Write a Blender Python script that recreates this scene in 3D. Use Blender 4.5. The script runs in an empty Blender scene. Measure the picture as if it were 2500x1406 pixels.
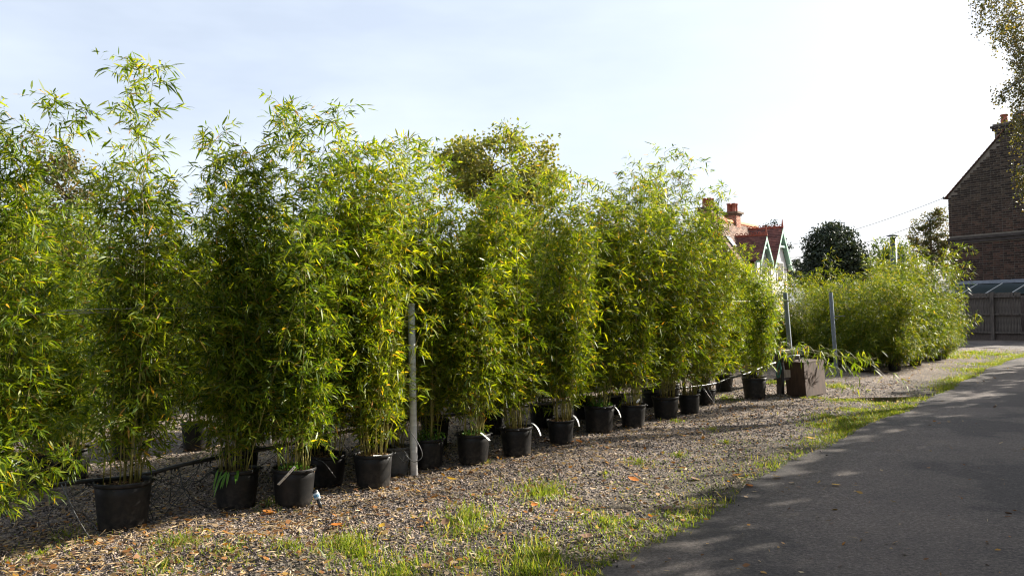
import bpy, math, random
import numpy as np
from mathutils import Vector, Matrix

# ------------------------------------------------------------------ camera
S = bpy.context.scene
C = S.collection
EYE, FPX, UC, VC = 1.55, 2000.0, 1250.0, 703.0
TILT, ROLL = math.atan(50 / FPX), math.radians(1.1)
_R = np.array([1.0, 0, 0]); _U = np.array([0, -math.sin(TILT), math.cos(TILT)]); _F = np.array([0, math.cos(TILT), math.sin(TILT)])
RIGHT = _R * math.cos(ROLL) - _U * math.sin(ROLL)
UP = _U * math.cos(ROLL) + _R * math.sin(ROLL)
CAM = np.array([0, 0, EYE])
cd = bpy.data.cameras.new('camera'); cam = bpy.data.objects.new('camera', cd); C.objects.link(cam)
cd.sensor_width = 36; cd.lens = FPX / 2500 * 36; cd.clip_start = 0.05; cd.clip_end = 4000
M = Matrix.Identity(4)
for i in range(3):
    M[i][0] = RIGHT[i]; M[i][1] = UP[i]; M[i][2] = -_F[i]; M[i][3] = CAM[i]
cam.matrix_world = M
S.camera = cam

# ------------------------------------------------------------------ sky and sun
SUN_AZ, SUN_EL = math.radians(62), math.radians(27)      # azimuth measured from +Y towards +X
W = bpy.data.worlds.new('World'); S.world = W; W.use_nodes = True
nt = W.node_tree; nt.nodes.clear()
out = nt.nodes.new('ShaderNodeOutputWorld'); bg = nt.nodes.new('ShaderNodeBackground')
sky = nt.nodes.new('ShaderNodeTexSky'); sky.sky_type = 'NISHITA'; sky.sun_disc = False
sky.sun_elevation = SUN_EL; sky.sun_rotation = SUN_AZ
sky.air_density = 1.0; sky.dust_density = 3.0; sky.ozone_density = 1.5
# thin high cloud drawn over the whole sky
tc = nt.nodes.new('ShaderNodeTexCoord'); mp = nt.nodes.new('ShaderNodeMapping'); mp.inputs['Scale'].default_value = (1.2, 1.2, 4.0)
nz = nt.nodes.new('ShaderNodeTexNoise'); nz.inputs['Scale'].default_value = 1.6; nz.inputs['Detail'].default_value = 5; nz.inputs['Roughness'].default_value = 0.55
rp = nt.nodes.new('ShaderNodeValToRGB'); rp.color_ramp.elements[0].position = 0.38; rp.color_ramp.elements[1].position = 0.72
rp.color_ramp.elements[0].color = (0.5, 0.5, 0.5, 1); rp.color_ramp.elements[1].color = (0.78, 0.78, 0.78, 1)
mx = nt.nodes.new('ShaderNodeMixRGB'); mx.inputs['Color2'].default_value = (7.1, 7.75, 8.9, 1)
nt.links.new(tc.outputs['Generated'], mp.inputs['Vector']); nt.links.new(mp.outputs[0], nz.inputs['Vector'])
nt.links.new(nz.outputs['Fac'], rp.inputs['Fac']); nt.links.new(rp.outputs['Color'], mx.inputs['Fac'])
nt.links.new(sky.outputs[0], mx.inputs['Color1']); nt.links.new(mx.outputs[0], bg.inputs['Color'])
bg.inputs['Strength'].default_value = 0.05
nt.links.new(bg.outputs[0], out.inputs['Surface'])
sl = bpy.data.lights.new('sun', 'SUN'); sl.energy = 5.0; sl.angle = math.radians(0.53); sl.color = (1.0, 0.93, 0.82)
sun = bpy.data.objects.new('sun', sl); C.objects.link(sun)
SUND = Vector((math.sin(SUN_AZ) * math.cos(SUN_EL), math.cos(SUN_AZ) * math.cos(SUN_EL), math.sin(SUN_EL)))
sun.rotation_euler = SUND.to_track_quat('Z', 'Y').to_euler()
sun.location = SUND * 60
S.view_settings.view_transform = 'Standard'; S.view_settings.look = 'None'
S.view_settings.exposure = 1.65; S.view_settings.gamma = 1.0; S.view_settings.use_curve_mapping = False
S.render.engine = 'CYCLES'
S.cycles.max_bounces = 4; S.cycles.diffuse_bounces = 3; S.cycles.glossy_bounces = 2; S.cycles.transmission_bounces = 3
S.cycles.transparent_max_bounces = 4; S.cycles.caustics_reflective = False; S.cycles.caustics_refractive = False
S.cycles.filter_width = 1.15; S.cycles.use_adaptive_sampling = True; S.cycles.adaptive_threshold = 0.015

# ------------------------------------------------------------------ helpers
rng = np.random.default_rng(7)
random.seed(7)
PI = math.pi
def ray(u, v):
    return _F + RIGHT * ((u - UC) / FPX) - UP * ((v - VC) / FPX)
def G(u, v, z=0.0):                       # ground point seen at a pixel of the 2500 px photograph
    d = ray(u, v); return CAM + d * ((z - EYE) / d[2])
def D(u, v, y):                           # point at depth y
    d = ray(u, v); return CAM + d * (y / d[1])
def on_plane(u, v, p, n):
    d = ray(u, v); return CAM + d * (np.dot(np.array(p) - CAM, n) / np.dot(d, n))
def dirv(az): return np.array([math.sin(math.radians(az)), math.cos(math.radians(az)), 0.0])

def np_mesh(name, V, F, smooth=False):
    me = bpy.data.meshes.new(name)
    V = np.asarray(V, dtype=np.float32); F = np.asarray(F, dtype=np.int32)
    k = F.shape[1]
    me.vertices.add(len(V)); me.vertices.foreach_set('co', V.ravel())
    me.loops.add(F.size); me.loops.foreach_set('vertex_index', F.ravel())
    me.polygons.add(len(F)); me.polygons.foreach_set('loop_start', np.arange(0, F.size, k, dtype=np.int32))
    me.polygons.foreach_set('loop_total', np.full(len(F), k, dtype=np.int32))
    if smooth: me.polygons.foreach_set('use_smooth', np.ones(len(F), dtype=bool))
    me.update(calc_edges=True)
    return me
class MB:
    """collects faces of any size, then becomes one mesh object"""
    def __init__(s): s.v = []; s.f = []
    def add(s, vs, fs):
        o = len(s.v); s.v += [tuple(map(float, p)) for p in vs]; s.f += [tuple(i + o for i in f) for f in fs]; return s
    def box(s, c, size, ax=None):
        c = np.array(c, float); h = np.array(size, float) / 2
        A = np.eye(3) if ax is None else np.array(ax, float)
        vs = [c + A[0] * h[0] * x + A[1] * h[1] * y + A[2] * h[2] * z for x in (-1, 1) for y in (-1, 1) for z in (-1, 1)]
        return s.add(vs, [(0, 1, 3, 2), (4, 6, 7, 5), (0, 4, 5, 1), (2, 3, 7, 6), (0, 2, 6, 4), (1, 5, 7, 3)])
    def tube(s, pts, r, n=8, cap=True):
        pts = [np.array(p, float) for p in pts]; m = len(pts)
        rr = [r] * m if np.isscalar(r) else list(r)
        vs = []
        t0 = pts[1] - pts[0]; a = np.cross(t0, [0.3, 0.2, 1.0]) if abs(t0[2]) < 0.9 * np.linalg.norm(t0) else np.cross(t0, [1, 0.2, 0])
        for i, p in enumerate(pts):
            t = pts[min(i + 1, m - 1)] - pts[max(i - 1, 0)]; t = t / (np.linalg.norm(t) + 1e-9)
            a = a - t * np.dot(a, t); a = a / (np.linalg.norm(a) + 1e-9); b = np.cross(t, a)
            for k in range(n):
                an = 2 * PI * k / n; vs.append(p + (a * math.cos(an) + b * math.sin(an)) * rr[i])
        fs = [(i * n + k, i * n + (k + 1) % n, (i + 1) * n + (k + 1) % n, (i + 1) * n + k) for i in range(m - 1) for k in range(n)]
        if cap: fs += [tuple(range(n))[::-1], tuple((m - 1) * n + k for k in range(n))]
        return s.add(vs, fs)
    def lathe(s, prof, n=24, c=(0, 0, 0), wob=None):
        vs = []
        for (r, z) in prof:
            for k in range(n):
                an = 2 * PI * k / n; q = r * (1 + (wob(an, z) if wob else 0))
                vs.append((c[0] + q * math.cos(an), c[1] + q * math.sin(an), c[2] + z))
        m = len(prof)
        return s.add(vs, [(i * n + k, i * n + (k + 1) % n, (i + 1) * n + (k + 1) % n, (i + 1) * n + k) for i in range(m - 1) for k in range(n)])
    def mesh(s, name, smooth=False):
        me = bpy.data.meshes.new(name); me.from_pydata(s.v, [], s.f)
        if smooth: me.polygons.foreach_set('use_smooth', np.ones(len(me.polygons), dtype=bool))
        me.update(); return me
def obj(name, me, mat=None, parent=None, loc=None, rot=None, scale=None):
    if isinstance(me, MB): me = me.mesh(name)
    o = bpy.data.objects.new(name, me); C.objects.link(o)
    if mat is not None and me is not None and len(me.materials) == 0: me.materials.append(mat)
    if parent is not None: o.parent = parent
    if loc is not None: o.location = tuple(map(float, loc))
    if rot is not None: o.rotation_euler = rot
    if scale is not None: o.scale = (scale,) * 3 if np.isscalar(scale) else scale
    return o
def tag(o, label, cat, group=None, kind=None):
    if label: o['label'] = label
    if cat: o['category'] = cat
    if group: o['group'] = group
    if kind: o['kind'] = kind
    return o
def thing(name, label, cat, loc=(0, 0, 0), rz=0, group=None):
    return tag(obj(name, None, loc=loc, rot=(0, 0, rz)), label, cat, group)

# ------------------------------------------------------------------ materials
def new_mat(name):
    m = bpy.data.materials.new(name); m.use_nodes = True
    t = m.node_tree; b = t.nodes['Principled BSDF']
    return m, t, b
def ramp(t, stops, interp='LINEAR'):
    r = t.nodes.new('ShaderNodeValToRGB'); cr = r.color_ramp; cr.interpolation = interp
    while len(cr.elements) > len(stops): cr.elements.remove(cr.elements[-1])
    while len(cr.elements) < len(stops): cr.elements.new(0.5)
    for e, (p, c) in zip(cr.elements, stops): e.position = p; e.color = (*c, 1)
    return r
def noise(t, scale, detail=3, rough=0.6, coord='Object', stretch=None):
    tcn = t.nodes.new('ShaderNodeTexCoord'); n = t.nodes.new('ShaderNodeTexNoise')
    n.inputs['Scale'].default_value = scale; n.inputs['Detail'].default_value = detail; n.inputs['Roughness'].default_value = rough
    if stretch:
        mpn = t.nodes.new('ShaderNodeMapping'); mpn.inputs['Scale'].default_value = stretch
        t.links.new(tcn.outputs[coord], mpn.inputs['Vector']); t.links.new(mpn.outputs[0], n.inputs['Vector'])
    else: t.links.new(tcn.outputs[coord], n.inputs['Vector'])
    return n
def mix(t, a, b, fac, mode='MIX'):
    m = t.nodes.new('ShaderNodeMixRGB'); m.blend_type = mode
    for inp, x in (('Color1', a), ('Color2', b), ('Fac', fac)):
        if isinstance(x, (int, float)): m.inputs[inp].default_value = x
        elif isinstance(x, tuple): m.inputs[inp].default_value = (*x, 1)
        else: t.links.new(x, m.inputs[inp])
    return m.outputs[0]
def bump(t, b, h, strength=0.3, dist=0.01):
    n = t.nodes.new('ShaderNodeBump'); n.inputs['Strength'].default_value = strength; n.inputs['Distance'].default_value = dist
    t.links.new(h, n.inputs['Height']); t.links.new(n.outputs[0], b.inputs['Normal'])
def plain(name, col, rough=0.6, spec=0.4, metal=0.0, var=0.25, scale=8.0, bmp=0.0, coord='Object', stretch=None):
    m, t, b = new_mat(name)
    n = noise(t, scale, 4, 0.6, coord, stretch)
    lo = tuple(c * (1 - var) for c in col); hi = tuple(min(1, c * (1 + var)) for c in col)
    r = ramp(t, [(0.3, lo), (0.7, hi)]); t.links.new(n.outputs['Fac'], r.inputs['Fac'])
    t.links.new(r.outputs['Color'], b.inputs['Base Color'])
    b.inputs['Roughness'].default_value = rough; b.inputs['Specular IOR Level'].default_value = spec; b.inputs['Metallic'].default_value = metal
    if bmp: bump(t, b, n.outputs['Fac'], bmp, 0.01)
    return m
def leaf_mat(name, stops, trans=0.45, rough=0.4, spec=0.5, hue=0.15, tint=(1.6, 1.5, 0.7)):
    """per-leaf colour (each loose leaf its own), glossy on top, light passing through"""
    m, t, b = new_mat(name)
    g = t.nodes.new('ShaderNodeNewGeometry'); r = ramp(t, stops); t.links.new(g.outputs['Random Per Island'], r.inputs['Fac'])
    oi = t.nodes.new('ShaderNodeObjectInfo')
    r2 = ramp(t, [(0.0, (1 - hue, 1 - hue * .6, 1 - hue)), (1.0, (1 + hue, 1 + hue * .6, 1.0))]); t.links.new(oi.outputs['Random'], r2.inputs['Fac'])
    col = mix(t, r.outputs['Color'], r2.outputs['Color'], 1.0, 'MULTIPLY')
    t.links.new(col, b.inputs['Base Color']); b.inputs['Roughness'].default_value = rough; b.inputs['Specular IOR Level'].default_value = spec
    tr = t.nodes.new('ShaderNodeBsdfTranslucent')
    t.links.new(mix(t, col, tint, 1.0, 'MULTIPLY'), tr.inputs['Color'])
    ms = t.nodes.new('ShaderNodeMixShader'); ms.inputs[0].default_value = trans
    t.links.new(b.outputs[0], ms.inputs[1]); t.links.new(tr.outputs[0], ms.inputs[2])
    t.links.new(ms.outputs[0], t.nodes['Material Output'].inputs['Surface'])
    return m
def island_mat(name, stops, rough=0.8, spec=0.2, bmp=0.0, interp='LINEAR'):
    m, t, b = new_mat(name)
    g = t.nodes.new('ShaderNodeNewGeometry'); r = ramp(t, stops, interp); t.links.new(g.outputs['Random Per Island'], r.inputs['Fac'])
    n = noise(t, 60, 3); col = mix(t, r.outputs['Color'], (1.35, 1.3, 1.25), n.outputs['Fac'], 'MULTIPLY')
    t.links.new(col, b.inputs['Base Color']); b.inputs['Roughness'].default_value = rough; b.inputs['Specular IOR Level'].default_value = spec
    return m

BAMBOO = leaf_mat('bamboo_leaf', [(0.0, (0.034, 0.070, 0.007)), (0.30, (0.076, 0.128, 0.010)), (0.65, (0.145, 0.196, 0.013)),
                                  (0.955, (0.26, 0.28, 0.020)), (0.972, (0.38, 0.32, 0.04)), (0.99, (0.40, 0.19, 0.03)), (1.0, (0.35, 0.24, 0.12))],
                  trans=0.46, rough=0.45, spec=0.34, tint=(2.3, 2.05, 0.5))
BAMBOO2 = leaf_mat('fine_bamboo_leaf', [(0.0, (0.024, 0.052, 0.006)), (0.35, (0.060, 0.096, 0.009)), (0.7, (0.130, 0.160, 0.012)),
                                   (0.96, (0.19, 0.20, 0.020)), (0.985, (0.32, 0.25, 0.04)), (1.0, (0.30, 0.20, 0.10))], trans=0.40, rough=0.5, spec=0.22, tint=(2.1, 1.9, 0.5))
CANE = plain('bamboo_cane', (0.26, 0.23, 0.06), 0.45, 0.5, var=0.45, scale=9, stretch=(1, 1, 0.4))
m, t, b = new_mat('black_pot_plastic')
n1 = noise(t, 9, 5, .65); n2 = noise(t, 40, 4, .7); g = t.nodes.new('ShaderNodeTexCoord'); sx = t.nodes.new('ShaderNodeSeparateXYZ'); t.links.new(g.outputs['Object'], sx.inputs[0])
zr_ = ramp(t, [(.0, (.75, .75, .75)), (.22, (.25, .25, .25)), (.6, (.10, .10, .10))]); t.links.new(sx.outputs[2], zr_.inputs['Fac'])
nr_ = ramp(t, [(.42, (0, 0, 0)), (.75, (1, 1, 1))]); t.links.new(n1.outputs['Fac'], nr_.inputs['Fac'])
oi = t.nodes.new('ShaderNodeObjectInfo'); dr_ = ramp(t, [(0, (.4, .4, .4)), (1, (1.6, 1.6, 1.6))]); t.links.new(oi.outputs['Random'], dr_.inputs['Fac'])
dust = mix(t, mix(t, zr_.outputs['Color'], nr_.outputs['Color'], 1.0, 'MULTIPLY'), dr_.outputs['Color'], 1.0, 'MULTIPLY')
t.links.new(mix(t, (.0075, .0075, .0078), (.11, .09, .07), dust), b.inputs['Base Color'])
b.inputs['Roughness'].default_value = .5; b.inputs['Specular IOR Level'].default_value = .32; bump(t, b, n2.outputs['Fac'], .12, .01); POT = m
SOIL = island_mat('potting_bark', [(0, (0.03, 0.018, 0.01)), (0.5, (0.10, 0.06, 0.03)), (0.85, (0.28, 0.17, 0.08)), (1, (0.38, 0.27, 0.16))])
TAGM = plain('white_tag', (0.72, 0.72, 0.70), 0.35, 0.5, var=0.05)
GREYPOLE = plain('grey_pole_plastic', (0.66, 0.66, 0.65), 0.5, 0.4, var=0.2, scale=6, stretch=(1, 1, 4))
GALV = plain('galvanised_steel', (0.20, 0.23, 0.26), 0.5, 0.5, metal=0.35, var=0.2, scale=20)
PIPE = plain('black_pipe', (0.02, 0.02, 0.02), 0.38, 0.5, var=0.3)
WIREM = plain('wire_steel', (0.25, 0.25, 0.25), 0.4, 0.5, metal=0.6, var=0.1)
BARK = plain('bark', (0.10, 0.075, 0.05), 0.9, 0.1, var=0.5, scale=12, bmp=0.5, stretch=(3, 3, 0.6))
GRASSM = leaf_mat('grass_blade', [(0, (0.07, 0.11, 0.015)), (0.5, (0.14, 0.20, 0.022)), (0.78, (0.20, 0.24, 0.03)), (0.9, (0.30, 0.26, 0.09)), (1, (0.34, 0.26, 0.14))], trans=0.45, rough=0.5, spec=0.3)
WEEDM = leaf_mat('weed_leaf', [(0, (0.05, 0.14, 0.02)), (0.6, (0.10, 0.24, 0.025)), (1, (0.18, 0.32, 0.04))], trans=0.4, rough=0.5)
LITTER = leaf_mat('fallen_leaf', [(0, (0.07, 0.035, 0.02)), (0.4, (0.17, 0.08, 0.035)), (0.62, (0.34, 0.14, 0.03)), (0.74, (0.42, 0.24, 0.04)), (0.8, (0.24, 0.16, 0.10)), (1, (0.36, 0.27, 0.18))], trans=0.25, rough=0.6, spec=0.25)
STRAW = leaf_mat('dead_bamboo_leaf', [(0, (0.20, 0.13, 0.07)), (0.5, (0.38, 0.27, 0.15)), (1, (0.52, 0.42, 0.28))], trans=0.2, rough=0.6, spec=0.25)

# ------------------------------------------------------------------ ground geometry
ROW_A = G(300, 1292); ROW_B = G(1547, 1036)
ROWD = (ROW_B - ROW_A) / np.linalg.norm(ROW_B - ROW_A); ROWN = np.array([-ROWD[1], ROWD[0], 0.0])     # ROWN points away behind the row
edge_px = [(1360, 1480), (1470, 1406), (1545, 1352), (1640, 1300), (1760, 1225), (1900, 1140), (2060, 1066), (2150, 1026), (2250, 986), (2330, 940), (2400, 906), (2450, 886), (2500, 870), (2545, 860)]
EDGE = [G(*p) for p in edge_px]
d0 = (EDGE[0] - EDGE[2]) / np.linalg.norm(EDGE[0] - EDGE[2])
EDGE = [EDGE[0] + d0 * 9, EDGE[0] + d0 * 4] + EDGE
def resample(pts, step):
    outp = []
    for a, b in zip(pts[:-1], pts[1:]):
        n = max(1, int(np.linalg.norm(b - a) / step))
        for i in range(n): outp.append(a + (b - a) * i / n)
    return outp + [pts[-1]]
EDGEF = resample(EDGE, 0.12)
er = random.Random(3)
EDGE_XY = np.array([[p[0] + er.gauss(0, .018) + .05 * math.sin(i * .23) + .035 * math.sin(i * .071 + 1), p[1] + er.gauss(0, .018)] for i, p in enumerate(EDGEF)])
def edge_side(x, y):
    """signed distance to the road's left edge, positive on the gravel side (numpy arrays)"""
    x = np.asarray(x, float); y = np.asarray(y, float)
    P = EDGE_XY[::4]; A = P[:-1]; B = P[1:]
    best = np.full(x.shape, 1e9); sg = np.zeros(x.shape)
    for a, b in zip(A, B):
        e = b - a; L2 = e @ e
        t = np.clip(((x - a[0]) * e[0] + (y - a[1]) * e[1]) / L2, 0, 1)
        dx = x - a[0] - t * e[0]; dy = y - a[1] - t * e[1]; dd = dx * dx + dy * dy
        m = dd < best; best = np.where(m, dd, best)
        sg = np.where(m, np.sign(e[0] * (y - a[1]) - e[1] * (x - a[0])), sg)
    return np.sqrt(best) * sg
MOUNDS = [(G(640, 1352), .30, .07), (G(780, 1392), .30, .05), (G(870, 1398), .34, -.05), (G(1330, 1300), .5, .035), (G(1290, 1255), .35, -.03), (G(1500, 1225), .6, -.02), (G(250, 1370), .4, .03)]
PUDDLE = G(2200, 972)
def gz(x, y):
    x = np.asarray(x, float); y = np.asarray(y, float)
    h = .010 * np.sin(x * 2.1 + 1.3 * np.sin(y * 1.1)) + .008 * np.sin(y * 3.3 + x * 1.7) + .005 * np.sin(x * 7.1 - y * 5.3) + .004 * np.sin(x * 11 + y * 13)
    for c, r, a in MOUNDS: h = h + a * np.exp(-((x - c[0]) ** 2 + (y - c[1]) ** 2) / (r * r))
    h = h - .05 * np.exp(-((x - PUDDLE[0]) ** 2 / 1.4 + (y - PUDDLE[1]) ** 2 / .5))
    return h
GX = np.unique(np.concatenate([np.linspace(-600, -40, 12), np.linspace(-40, -8, 30), np.arange(-8, 14, .19), np.linspace(14, 45, 30), np.linspace(45, 600, 12)]))
GY = np.unique(np.concatenate([np.linspace(-60, 2, 18), np.arange(2, 22, .19), np.linspace(22, 60, 40), np.linspace(60, 900, 14)]))
XX, YY = np.meshgrid(GX, GY); sd = edge_side(XX, YY)
ZZ = gz(XX, YY) * np.clip(sd / .35, 0, 1) - .012 * (sd < .25)
ZZ = np.where((np.abs(XX) > 30) | (YY > 45), -.02, ZZ)
nx, ny = len(GX), len(GY); ii = np.arange(nx * ny).reshape(ny, nx)
GF = np.stack([ii[:-1, :-1], ii[:-1, 1:], ii[1:, 1:], ii[1:, :-1]], -1).reshape(-1, 4)
m, t, b = new_mat('gravel_ground')
vo = t.nodes.new('ShaderNodeTexVoronoi'); vo.inputs['Scale'].default_value = 42
tcn = t.nodes.new('ShaderNodeTexCoord'); t.links.new(tcn.outputs['Object'], vo.inputs['Vector'])
sep = t.nodes.new('ShaderNodeSeparateColor'); t.links.new(vo.outputs['Color'], sep.inputs[0])
r = ramp(t, [(0, (0.06, 0.05, 0.045)), (.4, (0.15, 0.125, 0.11)), (.75, (0.25, 0.21, 0.18)), (.9, (0.30, 0.20, 0.11)), (1, (0.40, 0.36, 0.32))]); t.links.new(sep.outputs[0], r.inputs['Fac'])
n1 = noise(t, .9, 5, .65); r1 = ramp(t, [(.42, (0, 0, 0)), (.62, (1, 1, 1))]); t.links.new(n1.outputs['Fac'], r1.inputs['Fac'])
n2 = noise(t, 25, 4, .7); r2 = ramp(t, [(.3, (0.03, 0.024, 0.016)), (.7, (0.12, 0.09, 0.06))]); t.links.new(n2.outputs['Fac'], r2.inputs['Fac'])
fm = t.nodes.new('ShaderNodeMath'); fm.operation = 'MULTIPLY'; fm.inputs[1].default_value = .65; t.links.new(r1.outputs['Color'], fm.inputs[0])
an = t.nodes.new('ShaderNodeAttribute'); an.attribute_name = 'soil'
sm_ = t.nodes.new('ShaderNodeMath'); sm_.operation = 'MULTIPLY'; sm_.inputs[1].default_value = .85; t.links.new(an.outputs['Fac'], sm_.inputs[0])
r3 = ramp(t, [(.3, (0.018, 0.015, 0.010)), (.55, (0.045, 0.038, 0.022)), (.8, (0.085, 0.075, 0.040))]); t.links.new(n2.outputs['Fac'], r3.inputs['Fac'])
t.links.new(mix(t, mix(t, r.outputs['Color'], r2.outputs['Color'], fm.outputs[0]), r3.outputs['Color'], sm_.outputs[0]), b.inputs['Base Color'])
b.inputs['Roughness'].default_value = .85; b.inputs['Specular IOR Level'].default_value = .2
bump(t, b, vo.outputs['Distance'], .9, .02); GROUND = m
gme = np_mesh('gravel_ground', np.stack([XX, YY, ZZ], -1).reshape(-1, 3), GF, True)
VS = np.clip(1.25 - sd.ravel() / .95 + .35 * np.sin(XX.ravel() * 2.3 + YY.ravel()) * np.sin(YY.ravel() * 1.7 - XX.ravel() * .8), 0, 1)      # where trodden soil covers the gravel
for (uu, vv, ru, k_) in ((1700, 1190, .75, 1.0), (1560, 1225, .6, .8), (760, 1390, .6, 1.0), (1250, 1330, .6, .8), (1080, 1400, .8, .9)):
    c_ = G(uu, vv); VS = np.maximum(VS, k_ * np.exp(-(((XX - c_[0]) ** 2 + (YY - c_[1]) ** 2) / ru ** 2).ravel()))
at_ = gme.attributes.new('soil', 'FLOAT', 'POINT'); at_.data.foreach_set('value', VS.astype(np.float32))
ground = obj('gravel_ground', gme, GROUND)
def soil_at(x, y):
    v_ = np.clip(1.25 - edge_side(x, y) / .95 + .35 * np.sin(x * 2.3 + y) * np.sin(y * 1.7 - x * .8), 0, 1)
    for (uu, vv, ru, k_) in ((1700, 1190, .75, 1.0), (1560, 1225, .6, .8), (760, 1390, .6, 1.0), (1250, 1330, .6, .8), (1080, 1400, .8, .9)):
        c_ = G(uu, vv); v_ = np.maximum(v_, k_ * np.exp(-((x - c_[0]) ** 2 + (y - c_[1]) ** 2) / ru ** 2))
    return v_
tag(ground, 'wide gravel yard ground strewn with bark and fallen leaves', None, kind='structure')

# road: the lane on the right and the cross lane in front of the far fence
m, t, b = new_mat('asphalt')
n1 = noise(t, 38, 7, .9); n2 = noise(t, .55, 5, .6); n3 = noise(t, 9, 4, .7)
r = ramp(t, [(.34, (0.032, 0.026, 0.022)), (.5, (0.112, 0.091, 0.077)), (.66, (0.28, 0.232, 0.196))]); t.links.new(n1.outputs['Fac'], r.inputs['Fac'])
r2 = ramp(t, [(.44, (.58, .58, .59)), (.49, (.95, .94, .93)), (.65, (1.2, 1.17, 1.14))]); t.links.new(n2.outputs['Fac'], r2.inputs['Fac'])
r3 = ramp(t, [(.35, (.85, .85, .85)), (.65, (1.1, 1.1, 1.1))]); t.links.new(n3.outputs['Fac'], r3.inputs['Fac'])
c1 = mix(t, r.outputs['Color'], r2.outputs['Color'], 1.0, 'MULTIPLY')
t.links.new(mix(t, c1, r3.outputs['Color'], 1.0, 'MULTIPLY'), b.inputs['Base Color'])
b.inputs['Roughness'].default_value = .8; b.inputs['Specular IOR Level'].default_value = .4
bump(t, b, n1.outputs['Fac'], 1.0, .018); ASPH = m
ROADN = dirv(126)
L = [np.array([x, y, .014]) for x, y in EDGE_XY]
V = []; F = []
for i, p in enumerate(L):
    q = p + ROADN * 4.4
    V += [tuple(p - np.array([0, 0, .05])), tuple(p), tuple(p * .75 + q * .25 + np.array([0, 0, .012])), tuple(p * .4 + q * .6 + np.array([0, 0, .016])), tuple(q)]
for i in range(len(L) - 1):
    for k in range(4): F.append((i * 5 + k, i * 5 + k + 1, (i + 1) * 5 + k + 1, (i + 1) * 5 + k))
mb = MB().add(V, F)
CR = [G(2250, 849), G(2350, 846.5), G(2440, 851), G(2500, 857), G(2560, 862), G(2700, 866), G(2700, 836), G(2500, 834), G(2350, 833), G(2250, 833)]
mb.add([(p[0], p[1], .010) for p in CR], [tuple(range(len(CR)))])
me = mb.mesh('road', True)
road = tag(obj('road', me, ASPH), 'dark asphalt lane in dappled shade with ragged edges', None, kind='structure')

# ------------------------------------------------------------------ leaf batches
def leaf_batch(P, Dv, L, Wd, droop=.25, roll=.5, rg=rng, simple=False):
    P = np.asarray(P, float); Dv = np.asarray(Dv, float); n = len(P)
    L = np.broadcast_to(np.asarray(L, float), (n,)); Wd = np.broadcast_to(np.asarray(Wd, float), (n,))
    d = Dv / (np.linalg.norm(Dv, axis=1, keepdims=True) + 1e-9)
    ref = np.array([0, 0, 1.0]) + rg.normal(0, roll, (n, 3))
    s = np.cross(d, ref); s /= (np.linalg.norm(s, axis=1, keepdims=True) + 1e-9)
    dr = np.broadcast_to(np.asarray(droop, float), (n,))
    def at(tt):
        q = P + d * (L * tt)[:, None]; q = q.copy(); q[:, 2] -= dr * L * tt * tt; return q
    w = (Wd / 2)[:, None]
    if simple:                                        # for plants farther off: two triangles, bent along the middle
        p1 = at(.42); V = np.stack([P, p1 + s * w, p1 - s * w, at(1.0)], 1)
        F = (np.arange(n) * 4)[:, None, None] + np.array([[0, 2, 1], [1, 2, 3]])[None]
        return V.reshape(-1, 3), F.reshape(-1, 3)
    p0 = P; p1 = at(.3); p2 = at(.68); p3 = at(1.0)
    V = np.stack([p0, p1 + s * w, p1 - s * w, p2 + s * w * .75, p2 - s * w * .75, p3], 1)
    base = np.array([[0, 2, 1], [1, 2, 4], [1, 4, 3], [3, 4, 5]])
    F = (np.arange(n) * 6)[:, None, None] + base[None]
    return V.reshape(-1, 3), F.reshape(-1, 3)
def quad_leaves(P, size, rg, asp=.75):
    """small roundish leaves: a bent pair of triangles each, any direction"""
    n = len(P); d = rg.normal(0, 1, (n, 3)); d /= np.linalg.norm(d, axis=1, keepdims=True)
    e = rg.normal(0, 1, (n, 3)); s = np.cross(d, e); s /= np.linalg.norm(s, axis=1, keepdims=True)
    nn = np.cross(d, s); sz = np.broadcast_to(size, (n,))[:, None]
    V = np.stack([P - d * sz * .5, P + s * sz * .5 * asp + nn * sz * .12, P + d * sz * .5, P - s * sz * .5 * asp + nn * sz * .12], 1)
    F = (np.arange(n) * 4)[:, None, None] + np.array([[0, 1, 2], [0, 2, 3]])[None]
    return V.reshape(-1, 3), F.reshape(-1, 3)
def merge(parts):
    Vs, Fs, o = [], [], 0
    for v, f in parts: Vs.append(v); Fs.append(np.asarray(f) + o); o += len(v)
    return np.concatenate(Vs), np.concatenate(Fs)

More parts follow.
